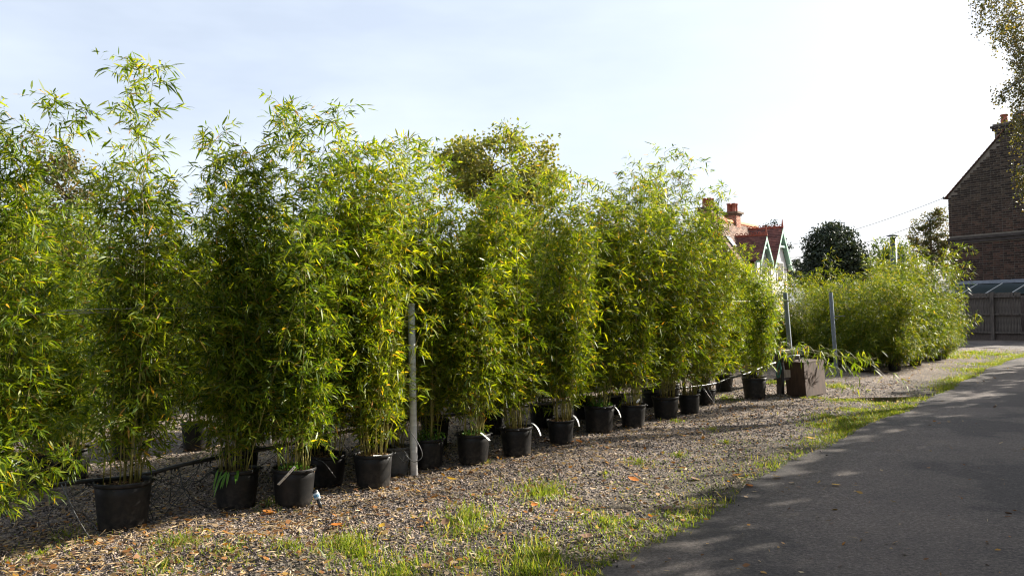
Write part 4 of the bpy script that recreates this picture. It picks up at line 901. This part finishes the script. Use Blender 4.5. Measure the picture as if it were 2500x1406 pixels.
# fence
FB = G(2428, 831); FH = 1.78
fo = thing('wooden_fence', 'weathered grey wooden board fence in front of the brick house', 'fence', FB)
FEN = plain('fence_wood', (.105, .088, .075), .85, .2, var=.5, scale=4, stretch=(5, 5, .8), bmp=.15)
def FPt(x, z, n=0): return WD * x + np.array([0, 0, z]) + WN * n
AX = (WD, WN, np.array([0, 0, 1.0]))
bays = [(-7.4, -5.0), (-5.0, -2.5), (-2.5, 0), (0, 2.5), (2.5, 5.0)]
for xx in (-7.4, -5.0, -2.5, 0, 2.5, 5.0): obj('post', MB().box(FPt(xx, FH / 2 + .03, .06), (.13, .12, FH + .02), AX), FEN, fo)
rf_ = random.Random(9)
bm = [MB().box((0, 0, 0), (w_, .016, FH - .24)).mesh('board') for w_ in (.098, .112, .125)]
for bm_ in bm: bm_.materials.append(FEN)
for (a, b_) in bays:
    for i, z in enumerate((.30, FH * .52 + .06, FH - .14)):
        obj('rail', MB().box(FPt((a + b_) / 2, z, .052), (b_ - a - .135, .07, .06 if i else .05), AX), FEN, fo)
    x = a + .06
    while x < b_ - .08:
        gap = (a == 0 and .95 < x - a < 1.12)
        if not gap:
            q_ = rf_.choice(bm); o = obj('board', q_, FEN, fo, loc=FPt(x + .05, FH / 2 + .13 + rf_.uniform(-.012, .012), rf_.uniform(-.012, .004)), rot=(ax[0], ax[1] + rf_.gauss(0, .008), ax[2] + rf_.gauss(0, .04)))
        x += .112 + rf_.uniform(-.004, .012)
obj('gravel_board', MB().box(FPt(-1.2, .12, .0), (12.4, .03, .2), AX), DARKW, fo)
# ------------------------------------------------------------------ far house with red roof
RD = dirv(35); RO = dirv(125)                           # ridge direction (away to the right); outward towards us and the sun
R0 = D(1740, 533, 54.0); ZR = R0[2]; R0g = np.array([R0[0], R0[1], 0])
fh = thing('gabled_house', 'far house with red tiled roof, white gables and green bargeboards above the bamboo', 'house', R0g)
def FHp(a, o_, z): return RD * a + RO * o_ + np.array([0, 0, z])
ROOF1 = island_mat('roof_tile_red', [(0, (.085, .052, .038)), (.4, (.13, .08, .056)), (.8, (.18, .11, .075)), (1, (.24, .15, .105))])
ROOF2 = island_mat('roof_tile_dark', [(0, (.09, .045, .04)), (.5, (.14, .065, .055)), (1, (.20, .09, .07))])
RIDGE = plain('orange_ridge_tile', (.50, .20, .10), .8, .2, var=.25, scale=3)
CREST = plain('red_crest_tile', (.28, .08, .05), .8, .2, var=.25, scale=3)
WHITE = plain('white_render', (.74, .72, .69), .8, .2, var=.06)
GREEN = plain('pale_green_paint', (.27, .44, .35), .5, .4, var=.12)
def tiles(mb, A, B, dn, n_rows, per, rg_):
    """tile courses: rows from the top edge A-B stepping down along dn; each tile a thin slab of its own"""
    A, B, dn = map(np.array, (A, B, dn)); al = (B - A); Ln = np.linalg.norm(al); al = al / Ln; st = dn / n_rows; nr = np.cross(al, st); nr /= np.linalg.norm(nr)
    if nr[2] < 0: nr = -nr
    for r_ in range(n_rows):
        off = (r_ % 2) * per / 2; x = -off
        while x < Ln:
            a, b_ = max(x, 0), min(x + per * .97, Ln); x += per
            if b_ - a < .03: continue
            lift = .03 + rg_.uniform(0, .012)
            p = A + st * r_; q_ = A + st * (r_ + 1.12)
            vs = [p + al * a + nr * .01, p + al * b_ + nr * .01, q_ + al * b_ + nr * lift, q_ + al * a + nr * lift, q_ + al * b_ + nr * (lift - .03), q_ + al * a + nr * (lift - .03)]
            mb.add(vs, [(0, 1, 2, 3), (3, 2, 4, 5)])
# main roof, ridge from a=-10 to a=9.6, pitch
rt = random.Random(2); HS = 2.4; DZ = 3.3; AL0, AL1 = -1.3, 9.3
core = MB().add([FHp(AL0, 0, ZR - .06), FHp(AL1, 0, ZR - .06), FHp(AL1, HS, ZR - DZ - .06), FHp(AL0, HS, ZR - DZ - .06), FHp(AL0, -HS, ZR - DZ - .06), FHp(AL1, -HS, ZR - DZ - .06)],
                [(0, 1, 2, 3), (0, 4, 5, 1), (0, 3, 4), (1, 5, 2), (2, 5, 4, 3)])
mroof = obj('roof', core, ROOF1, fh)
mb = MB(); tiles(mb, FHp(AL0, 0, ZR), FHp(AL1, 0, ZR), RO * HS + np.array([0, 0, -DZ]), 34, .24, rt)
o = obj('roof_tiles', mb, ROOF1, mroof); o['kind'] = 'stuff'
for i in range(28):
    a = AL0 + i * .78
    if a + .75 > AL1: break
    obj('ridge_tile', MB().tube([tuple(FHp(a, 0, ZR)), tuple(FHp(a + .76, 0, ZR + .004))], .17, 8), RIDGE, mroof)
wl = ZR - DZ - .1
obj('wall', MB().box(FHp((AL0 + AL1) / 2, 0, wl / 2), (AL1 - AL0 - .6, 2 * HS - .8, wl), (RD, RO, np.array([0, 0, 1.0]))), WHITE, fh)
for (a, o_, w_, h_) in ((6.3, .9, .6, .8), (-.2, 1.2, .55, .7), (1.5, 2.3, .55, .7)):
    sn = np.array(RO * DZ + np.array([0, 0, HS])); sn /= np.linalg.norm(sn); dn = RO * HS + np.array([0, 0, -DZ]); dn /= np.linalg.norm(dn)
    cz = ZR - DZ * o_ / HS; c = FHp(a, o_, cz) + sn * .06
    sk = obj('skylight', MB().box(c, (w_ + .14, h_ + .14, .12), (RD, dn, sn)), plain('skylight_frame', (.12, .12, .13), .5), mroof)
    g_, t, b = new_mat('skylight_glass'); b.inputs['Base Color'].default_value = (.35, .42, .5, 1); b.inputs['Roughness'].default_value = .08
    obj('pane', MB().box(c + sn * .055, (w_, h_, .03), (RD, dn, sn)), g_, sk)
def cross_gable(a, zr, o_in, o_out, hw, dz, crest=True):
    g0 = FHp(a, o_in, zr); g1 = FHp(a, o_out, zr)
    rf = obj('gable_roof', MB().add([FHp(a, o_in, zr - .08), FHp(a, o_out - .05, zr - .08), FHp(a - hw, o_out - .05, zr - dz - .08), FHp(a - hw, o_in, zr - dz - .08), FHp(a + hw, o_out - .05, zr - dz - .08), FHp(a + hw, o_in, zr - dz - .08)],
                           [(0, 1, 2, 3), (1, 0, 5, 4)]), ROOF2, fh)
    mb = MB(); tiles(mb, g0, g1, RD * -hw + np.array([0, 0, -dz]), 22, .24, rt); tiles(mb, g1, g0, RD * hw + np.array([0, 0, -dz]), 22, .24, rt)
    o = obj('roof_tiles', mb, ROOF2, rf); o['kind'] = 'stuff'
    n_ = int((o_out - o_in) / .30)
    for i in range(n_):
        oc = o_in + (i + .5) * (o_out - o_in) / n_; c = FHp(a, oc, zr + .06)
        k_ = MB().box(c, ((o_out - o_in) / n_ * .98, .12, .12), (RO, RD, np.array([0, 0, 1.0])))
        k_.tube([tuple(c + np.array([0, 0, .06]) + RO * .11 * math.cos(th) + np.array([0, 0, .12 * math.sin(th)])) for th in np.linspace(0, PI, 7)], .03, 5)
        obj('crest_tile', k_, CREST, rf)
    obj('finial', MB().tube([tuple(FHp(a, o_out - .05, zr)), tuple(FHp(a, o_out - .05, zr + .35)), tuple(FHp(a, o_out - .05, zr + .62))], [.09, .05, .02], 7), CREST, rf)
    wz = zr - dz; t_ = .22
    # gable wall set back, bargeboards in front
    ob = o_out - .35
    obj('gable_wall', MB().add([FHp(a, ob, zr - .25), FHp(a - hw + .2, ob, wz), FHp(a - hw + .2, ob, 0.5), FHp(a + hw - .2, ob, .5), FHp(a + hw - .2, ob, wz),
                                FHp(a, ob - .2, zr - .25), FHp(a - hw + .2, ob - .2, wz), FHp(a - hw + .2, ob - .2, .5), FHp(a + hw - .2, ob - .2, .5), FHp(a + hw - .2, ob - .2, wz)],
                               [(0, 1, 2, 3, 4), (9, 8, 7, 6, 5), (0, 5, 6, 1), (1, 6, 7, 2), (3, 8, 9, 4), (4, 9, 5, 0)]), WHITE, fh)
    for s_ in (-1, 1):
        pa, pb = FHp(a, o_out, zr - .02), FHp(a + s_ * hw * 1.04, o_out, zr - dz * 1.04)
        dn = np.array([0, 0, -.34]); th = -RO * .06
        bb = obj('bargeboard', MB().add([pa, pb, pb + dn, pa + dn, pa + th, pb + th, pb + dn + th, pa + dn + th], [(0, 1, 2, 3), (7, 6, 5, 4), (0, 4, 5, 1), (1, 5, 6, 2), (2, 6, 7, 3), (3, 7, 4, 0)]), GREEN, fh)
        # soffit under the overhang
        th2 = -RO * .36; up = np.array([0, 0, -.06])
        obj('soffit', MB().add([pa + th + up, pb + th + up, pb + th2 + up, pa + th2 + up] + [p + np.array([0, 0, -.03]) for p in (pa + th + up, pb + th + up, pb + th2 + up, pa + th2 + up)], [(0, 1, 2, 3), (7, 6, 5, 4), (0, 4, 5, 1), (1, 5, 6, 2), (2, 6, 7, 3), (3, 7, 4, 0)]), GREEN, fh)
    obj('collar_beam', MB().box(FHp(a, o_out - .12, zr - dz * .48), (hw * .8, .1, .14), (RD, RO, np.array([0, 0, 1.0]))), GREEN, fh)
    wd = obj('window', MB().box(FHp(a, ob + .03, wz - .3), (hw * .75, .08, 1.3), (RD, RO, np.array([0, 0, 1.0]))), WHITE, fh)
    obj('pane', MB().box(FHp(a, ob + .06, wz - .3), (hw * .62, .06, 1.15), (RD, RO, np.array([0, 0, 1.0]))), GLASS, wd)
def gable_a(u, out_):                                # place along the ridge where a gable that far out is seen at column u
    k_ = (u - UC) / FPX; q_ = R0 + RO * out_; return (k_ * q_[1] - q_[0]) / (RD[0] - k_ * RD[1])
a1 = gable_a(1916, 2.75); y1 = (R0 + RO * 2.75 + RD * a1)[1]; z1_ = D(1916, 556, y1)[2]
cross_gable(a1, z1_, -.3, 2.75, 2.0, 2.75)
a2 = gable_a(1876, 3.0); y2 = (R0 + RO * 3.0 + RD * a2)[1]; z2_ = D(1876, 575, y2)[2]
cross_gable(a2, z2_, max(.2, (ZR - z2_) / DZ * HS - .4), 3.0, 1.25, 1.65)
CHB = island_mat('chimney_brick', [(0, (.22, .09, .06)), (.5, (.32, .15, .10)), (1, (.42, .22, .15))])
def chimney(pc, w, d_, z0_, z1_, npots):
    o = obj('chimney', MB().box(pc + np.array([0, 0, (z0_ + z1_) / 2]), (w - .03, d_ - .03, z1_ - z0_), (RD, RO, np.array([0, 0, 1.0]))), MORTAR, fh)
    mb = MB(); nr = int((z1_ - z0_) / .10)
    for r_ in range(nr):
        z = z0_ + (r_ + .5) * .10
        for (axa, axb, la, lb) in ((RD, RO, w, d_), (RO, RD, d_, w)):
            n_ = max(2, int(la / .25))
            for i in range(n_):
                for s_ in (-1, 1):
                    cc = ((i + .5 + (.25 if r_ % 2 else -.25)) / n_ - .5) * la; cc = max(-la / 2 + la / n_ / 2, min(la / 2 - la / n_ / 2, cc))
                    mb.box(pc + axa * cc + axb * s_ * (lb / 2 - .004) + np.array([0, 0, z]), (la / n_ - .02, .03, .082), (axa, axb, np.array([0, 0, 1.0])))
    q_ = obj('chimney_bricks', mb, CHB, o); q_['kind'] = 'stuff'
    obj('chimney_cap', MB().box(pc + np.array([0, 0, z1_ + .05]), (w + .14, d_ + .14, .12), (RD, RO, np.array([0, 0, 1.0]))).box(pc + np.array([0, 0, z1_ + .17]), (w + .34, d_ + .34, .13), (RD, RO, np.array([0, 0, 1.0]))), plain('stained_brick', (.14, .10, .07), .85, .2, var=.3), o)
    for i in range(npots):
        c = pc + RO * ((i % 2 - .5) * .36) + RD * ((i // 2 - (npots // 2 - 1) / 2) * .42) + np.array([0, 0, z1_ + .23]); h = .62
        obj('chimney_pot', MB().lathe([(.15, 0), (.13, .1), (.12, h - .1), (.16, h - .08), (.16, h), (.11, h), (.1, .2)], 10, c).mesh('chimney_pot', True), TERRA, o)
def ridge_a(u):                                     # ridge coordinate seen at column u
    k_ = (u - UC) / FPX; return (k_ * R0[1] - R0[0]) / (RD[0] - k_ * RD[1])
ca = ridge_a(1798); yy = R0[1] + RD[1] * ca
zt1 = D(1798, 523, yy)[2]; chimney(RD * ca - RO * .15, .95, .85, ZR - .6, zt1 - .1, 4)
ca2 = ridge_a(1739); yy = R0[1] + RD[1] * ca2; zt2 = D(1739, 512, yy)[2]; chimney(RD * ca2 - RO * .15, 1.2, .85, ZR - .6, zt2 - .1, 4)

# flue
fp = D(2182, 640, 27.0); fl = thing('flue_pipe', 'black metal flue pipe with a flat cowl rising from behind the thicket', 'flue', (fp[0], fp[1], 0)); ft = D(2180, 580, 27.0)[2]
FLM = plain('flue_metal', (.03, .05, .08), .35, .5, metal=.5, var=.15)
obj('pipe', MB().tube([(0, 0, 0), (0, 0, ft)], .105, 14).mesh('pipe', True), FLM, fl)
obj('cowl', MB().lathe([(.01, ft + .10), (.20, ft + .06), (.20, ft + .045), (.01, ft + .05)], 14).mesh('cowl', True), FLM, fl)
for a in range(3): obj('cowl_stay', MB().tube([(.09 * math.cos(a * 2.1), .09 * math.sin(a * 2.1), ft - .02), (.12 * math.cos(a * 2.1), .12 * math.sin(a * 2.1), ft + .06)], .012, 5), FLM, fl)
obj('base_plate', MB().tube([(0, 0, 0), (0, 0, .06)], .16, 12), FLM, fl)
# overhead wires
def wire(a, b_, sag, label):
    pts = []
    for i in range(21):
        k_ = i / 20; p = a + (b_ - a) * k_; p = p - np.array([0, 0, sag * 4 * k_ * (1 - k_)]); pts.append(p - a)
    tag(obj('overhead_wire', MB().tube(pts, .011, 5).mesh('overhead_wire', True), plain('cable', (.12, .12, .13), .6), loc=a), label, 'wire', 'overhead wires')
ea = WP(-.05, ze - .05, .1)
wire(D(1850, 605, 66), ea, .5, 'overhead wire running from behind the round evergreen to the brick house eave')
wire(D(1900, 630, 66), WP(-.05, ze - .75, .1), .5, 'lower thin overhead wire meeting the brick house wall')

# ------------------------------------------------------------------ trees
def leafmat(name, c0, c1, c2, trans=.35):
    return leaf_mat(name, [(0, c0), (.5, c1), (1, c2)], trans, .5, .35, hue=.05)
def tree(name, label, base, H, crown, n_clump, n_leaf, lsize, mat, tr=.18, group=None, clump=.35, seed=0, trunk_top=.75, shell=.55, bark=None, cat='tree'):
    """crown: list of (cx,cy,cz,rx,ry,rz) ellipsoids in metres relative to the base"""
    rd = random.Random(seed); rg_ = np.random.default_rng(seed)
    o = thing(name, label, cat, base, 0, group)
    mb = MB(); lean = rd.uniform(-.03, .03) * H
    tp = [(0, 0, -.2), (lean * .3, 0, H * .25), (lean * .7, lean * .4, H * .5), (lean, lean * .5, H * trunk_top)]
    mb.tube(smooth_path(tp, 4), list(np.linspace(tr, tr * .25, 13)), 8)
    cen = []; vol = np.array([c[3] * c[4] * c[5] for c in crown]); vol = vol / vol.sum()
    for i in range(n_clump):
        c = crown[rg_.choice(len(crown), p=vol)]
        d = rg_.normal(0, 1, 3); d /= np.linalg.norm(d); r_ = (shell + (1 - shell) * rg_.uniform(0, 1)) if rg_.uniform() < .75 else rg_.uniform(.1, .8)
        r_ *= rg_.uniform(.82, 1.02)
        cen.append(np.array([c[0] + d[0] * c[3] * r_, c[1] + d[1] * c[4] * r_, c[2] + d[2] * c[5] * r_]))
    cen = np.array(cen)
    for p in cen[:: max(1, n_clump // 70)]:
        zt = min(H * trunk_top * .98, max(H * .12, p[2] - .45 * math.hypot(p[0], p[1]))); k_ = zt / (H * trunk_top); s_ = np.array([lean * k_, lean * .45 * k_, zt])
        mid = (s_ + p) / 2 + np.array([0, 0, .06 * H * rd.uniform(-.3, .6)])
        mb.tube(smooth_path([s_, mid, p], 4), list(np.linspace(max(.012, tr * .3 * (1 - .6 * k_)), .006, 9)), 4, False)
    tk = obj('trunk', mb.mesh('trunk', True), bark or BARK, o)
    idx = rg_.integers(0, n_clump, n_leaf); cs = clump * rg_.uniform(.55, 1.35, n_clump)
    P = cen[idx] + np.clip(rg_.normal(0, 1, (n_leaf, 3)), -1.7, 1.7) * cs[idx][:, None] * np.array([1, 1, .75])
    P = P[P[:, 2] > .15]
    V, F = quad_leaves(P, lsize * rg_.uniform(.6, 1.3, len(P)), rg_)
    l = obj('crown', np_mesh('crown', V, F), mat, o); l['kind'] = 'stuff'
    return o
AUT = leafmat('autumn_leaf', (.09, .12, .02), (.16, .18, .03), (.24, .20, .045), .45); AUT2 = leafmat('olive_leaf', (.05, .07, .02), (.10, .11, .03), (.20, .13, .05))
DKE = leafmat('evergreen_leaf', (.012, .022, .012), (.025, .04, .02), (.05, .065, .03), .12); ORG = leafmat('orange_leaf', (.16, .07, .03), (.26, .13, .05), (.20, .17, .05)); MID = leafmat('green_leaf', (.03, .06, .015), (.06, .10, .02), (.10, .13, .03))
def at_top(u, v, y): p = D(u, v, y); return np.array([p[0], p[1], 0]), p[2]
b_, h_ = at_top(1210, 282, 30); k_ = 30 / FPX
tree('autumn_tree', 'tall tree turning olive and gold, rising behind the middle of the bamboo row', b_, h_, [(0, 0, h_ - 2.2, 2.1, 2.0, 2.0), (-1.6, .3, h_ - 1.7, .8, 1, 1.0), (1.7, 0, h_ - 2.5, 1.0, 1.2, 1.5), (.4, 0, h_ - 5, 2.6, 2.2, 1.8), (2.9, 0, h_ - 5.0, 1.3, 1.2, 1.3)], 270, 26000, .13, AUT, .22, 'background trees', .26, 1, .8)
b_, h_ = at_top(150, 335, 22)
tree('autumn_tree', 'olive tree showing between the two leftmost bamboos', b_, h_, [(0, 0, h_ - 1.7, 1.0, 1.2, 1.6), (.3, 0, h_ - 4, 1.5, 1.4, 1.8), (-1, 0, h_ - 2.6, 1.0, 1, 1.4)], 140, 14000, .10, AUT2, .16, 'background trees', .25, 2)
b_, h_ = at_top(2030, 536, 48); 
tree('round_evergreen', 'dark rounded evergreen tree left of the flue pipe', b_, h_, [(0, 0, h_ - 1.9, 1.75, 1.7, 1.8), (-.2, 0, h_ - 3.6, 1.95, 1.8, 2.0), (.9, 0, h_ - 2.8, 1.35, 1.3, 1.5)], 300, 30000, .15, DKE, .2, 'background trees', .27, 3, .7, .7)
b_, h_ = at_top(2272, 494, 55)
tree('upright_tree', 'upright feathery olive tree beside the brick house', b_, h_, [(x_, 0, h_ - z_, .42, .42, 1.7) for x_, z_ in ((-1.1, 2.6), (-.55, 1.9), (0, 1.7), (.5, 1.75), (1.0, 2.6), (-.3, 3.6), (.4, 3.6), (.9, 3.9), (-.9, 4.2))], 170, 9000, .12, AUT2, .18, 'background trees', .16, 4, .85)
b_, h_ = at_top(2165, 580, 50)
tree('dark_shrub_tree', 'low dark tree behind the black flue pipe', b_, h_, [(0, 0, h_ - 1.2, 1.1, 1.1, 1.1), (.9, 0, h_ - 1.4, .8, .8, 1.1), (.2, 0, h_ - 2.6, 1.6, 1.3, 1.3)], 90, 7000, .12, MID, .15, 'background trees', .22, 5)
b_, h_ = at_top(1886, 522, 75)
tree('conifer', 'dark pointed conifer behind the gabled house', b_, h_, [(0, 0, h_ - .5, .35, .35, .6), (0, 0, h_ - 1.3, .8, .8, .8), (-.2, 0, h_ - 2.2, 1.2, 1.2, .9), (.2, 0, h_ - 3.4, 1.6, 1.5, 1.1), (1.2, 0, h_ - 5.0, 1.8, 1.6, 1.2), (0, 0, h_ - 6, 2, 2, 2)], 220, 16000, .14, DKE, .2, 'background trees', .20, 6, .92)
b_, h_ = at_top(2120, 625, 60)
tree('green_tree', 'small green tree between the round evergreen and the flue pipe', b_, h_, [(0, 0, h_ - 1, 1.2, 1.1, 1.1), (-.3, 0, h_ - 2, 1.3, 1.2, 1.2)], 60, 5000, .13, MID, .12, 'background trees', .25, 8)
# the tree line far behind the rows
spec = [(-40, 560, 36, AUT2), (70, 600, 44, MID), (200, 625, 40, ORG), (330, 610, 46, AUT2), (440, 628, 40, ORG), (545, 598, 44, ORG), (660, 560, 42, AUT), (800, 520, 38, MID), (930, 560, 46, AUT2), (1060, 600, 40, MID), (1180, 560, 50, AUT), (1330, 540, 48, MID), (1470, 480, 40, AUT2), (1580, 560, 52, MID)]
for i, (u, v, y_, mt) in enumerate(spec):
    b_, h_ = at_top(u, v, y_)
    kn = {id(ORG): 'orange', id(AUT): 'golden', id(AUT2): 'olive', id(MID): 'green'}[id(mt)]
    tree('far_tree', '%s tree, %s from the left in the tree line behind the bamboo rows' % (kn, ORD[i]), b_, h_, [(0, 0, h_ * .62, 2.0, 1.6, h_ * .40), (.8, 0, h_ * .38, 2.2, 1.6, h_ * .36), (-.9, 0, h_ * .35, 2.0, 1.6, h_ * .34)], 90, 4500, .18, mt, .15, '%s trees behind the rows' % kn, .33, 30 + i)
# trees along the right side of the lane: they shade it; the birch reaches into the picture
SHADE = leafmat('hedge_leaf', (.03, .06, .015), (.05, .10, .02), (.09, .14, .03), .3)
e0 = G(1900, 1140); RDv = dirv(36)
hs = [(-9, 5.6, 5.6), (-6.3, 5.9, 6.2), (-3.6, 5.6, 5.9), (-1.2, 6.1, 6.5), (1.4, 5.7, 5.8), (3.9, 6.0, 6.4), (6.6, 5.7, 6.0), (9.2, 6.0, 6.6), (12.0, 5.8, 6.1), (14.8, 6.2, 6.4), (17.8, 5.9, 6.2), (21, 6.2, 6.4)]
for i, (al, pe, h_) in enumerate(hs):
    p = e0 + RDv * al + ROADN * pe
    tree('hedge_tree', 'leafy hedgerow tree shading the lane, %s along its right side' % ORD[i], (p[0], p[1], 0), h_, [(0, 0, h_ * .62, 1.6, 1.6, h_ * .36), (.2, .2, h_ * .32, 1.7, 1.7, h_ * .30)], 150, 6600, .27, SHADE, .12, 'hedgerow trees beside the lane', .34, 60 + i)
# birch
def birch():
    rd = random.Random(12); rg_ = np.random.default_rng(12)
    base = np.array([15.2, 16.6, 0.0]); o = thing('birch_tree', 'birch with hanging autumn leaves overhanging from the right edge of the picture', 'tree', base)
    mb = MB(); Ht = 12.0
    tpath = smooth_path([(0, 0, -.2), (-.2, 0, 4), (-.1, .2, 8), (.1, .1, Ht)], 6); mb.tube(tpath, list(np.linspace(.2, .03, len(tpath))), 10)
    LP = []
    def hang(p, ln, n):
        q = np.array(p, float); pts = [q.copy()]; d = np.array([rd.uniform(-.3, .3), rd.uniform(-.3, .3), -1.0])
        for i in range(5): q = q + d * ln / 5 + rg_.normal(0, .02, 3); d = d + rg_.normal(0, .15, 3) * np.array([1, 1, .2]); pts.append(q.copy())
        mb.tube(pts, list(np.linspace(.004, .0015, 6)), 3, False)
        for i in range(n):
            k_ = rd.random() * 5; a = int(min(k_, 4)); LP.append(pts[a] + (pts[a + 1] - pts[a]) * (k_ - a) + rg_.normal(0, .05, 3))
    # boughs that reach into the frame: targets read as (column, row) at a depth
    tg = [(2392, 8, 15.4, .55), (2425, -15, 15.6, .8), (2455, -5, 16.0, 1.0), (2440, 70, 15.2, .35), (2480, 30, 15.8, .9), (2500, 85, 15.5, .8), (2450, 88, 16, .5), (2470, 120, 15.6, .7), (2490, 160, 16, .7), (2510, 140, 15.4, .9), (2448, 232, 15.5, .2), (2470, 215, 15.7, .5), (2490, 235, 15.9, .5), (2515, 210, 15.6, .9),
          (2475, 290, 15.6, .45), (2492, 285, 15.9, .75), (2512, 300, 15.6, .9), (2488, 420, 15.7, .7), (2505, 440, 15.8, .8), (2530, 330, 15.6, 1.0), (2540, 100, 15.8, 1.1), (2560, 250, 16.2, 1.1), (2570, 20, 16, 1.1), (2600, 150, 16.4, 1.2), (2620, 320, 16.4, 1.2), (2640, 60, 16.6, 1.2)]
    for (u, v, y_, ln) in tg:
        e = D(u + 14, v - 6, y_) - base; s_ = np.array([-.1, .1, min(11, e[2] + rd.uniform(.2, 1.2))])
        mid = (s_ * .4 + e * .6) + np.array([0, 0, rd.uniform(.35, .7)])
        pts = smooth_path([s_, mid, e + np.array([0, 0, .08]), e], 5); mb.tube(pts, list(np.linspace(.03, .005, len(pts))), 4, False)
        for k_ in range(len(pts) - 7, len(pts)):
            for r_ in range(2):
                if k_ > 3: hang(pts[k_] + rg_.normal(0, .08, 3), ln * rd.uniform(.5, 1.0), int(26 * ln + 12))
    for i in range(60):
        a = rd.uniform(-1.9, 1.4); r_ = rd.uniform(.6, 3.0); z = rd.uniform(3.5, 11.5); r_ *= 1 - .5 * (z - 3.5) / 9
        e = np.array([math.cos(a) * r_ + .6, math.sin(a) * r_, z]); s_ = np.array([0, 0, min(11.5, z + .2)])
        mb.tube(smooth_path([s_, (s_ + e) / 2 + np.array([0, 0, .3]), e], 4), list(np.linspace(.025, .005, 9)), 4, False)
        for r2 in range(3): hang(e + rg_.normal(0, .2, 3), rd.uniform(.5, 1.2), 30)
    obj('trunk', mb.mesh('trunk', True), plain('birch_bark', (.30, .27, .24), .8, .2, var=.6, scale=5, stretch=(1, 1, 4)), o)
    LP = np.array(LP); V, F = quad_leaves(LP, rg_.uniform(.03, .06, len(LP)), rg_, .8)
    l = obj('crown', np_mesh('crown', V, F), leafmat('birch_leaf', (.06, .075, .018), (.12, .115, .026), (.20, .145, .04), .35), o); l['kind'] = 'stuff'
birch()
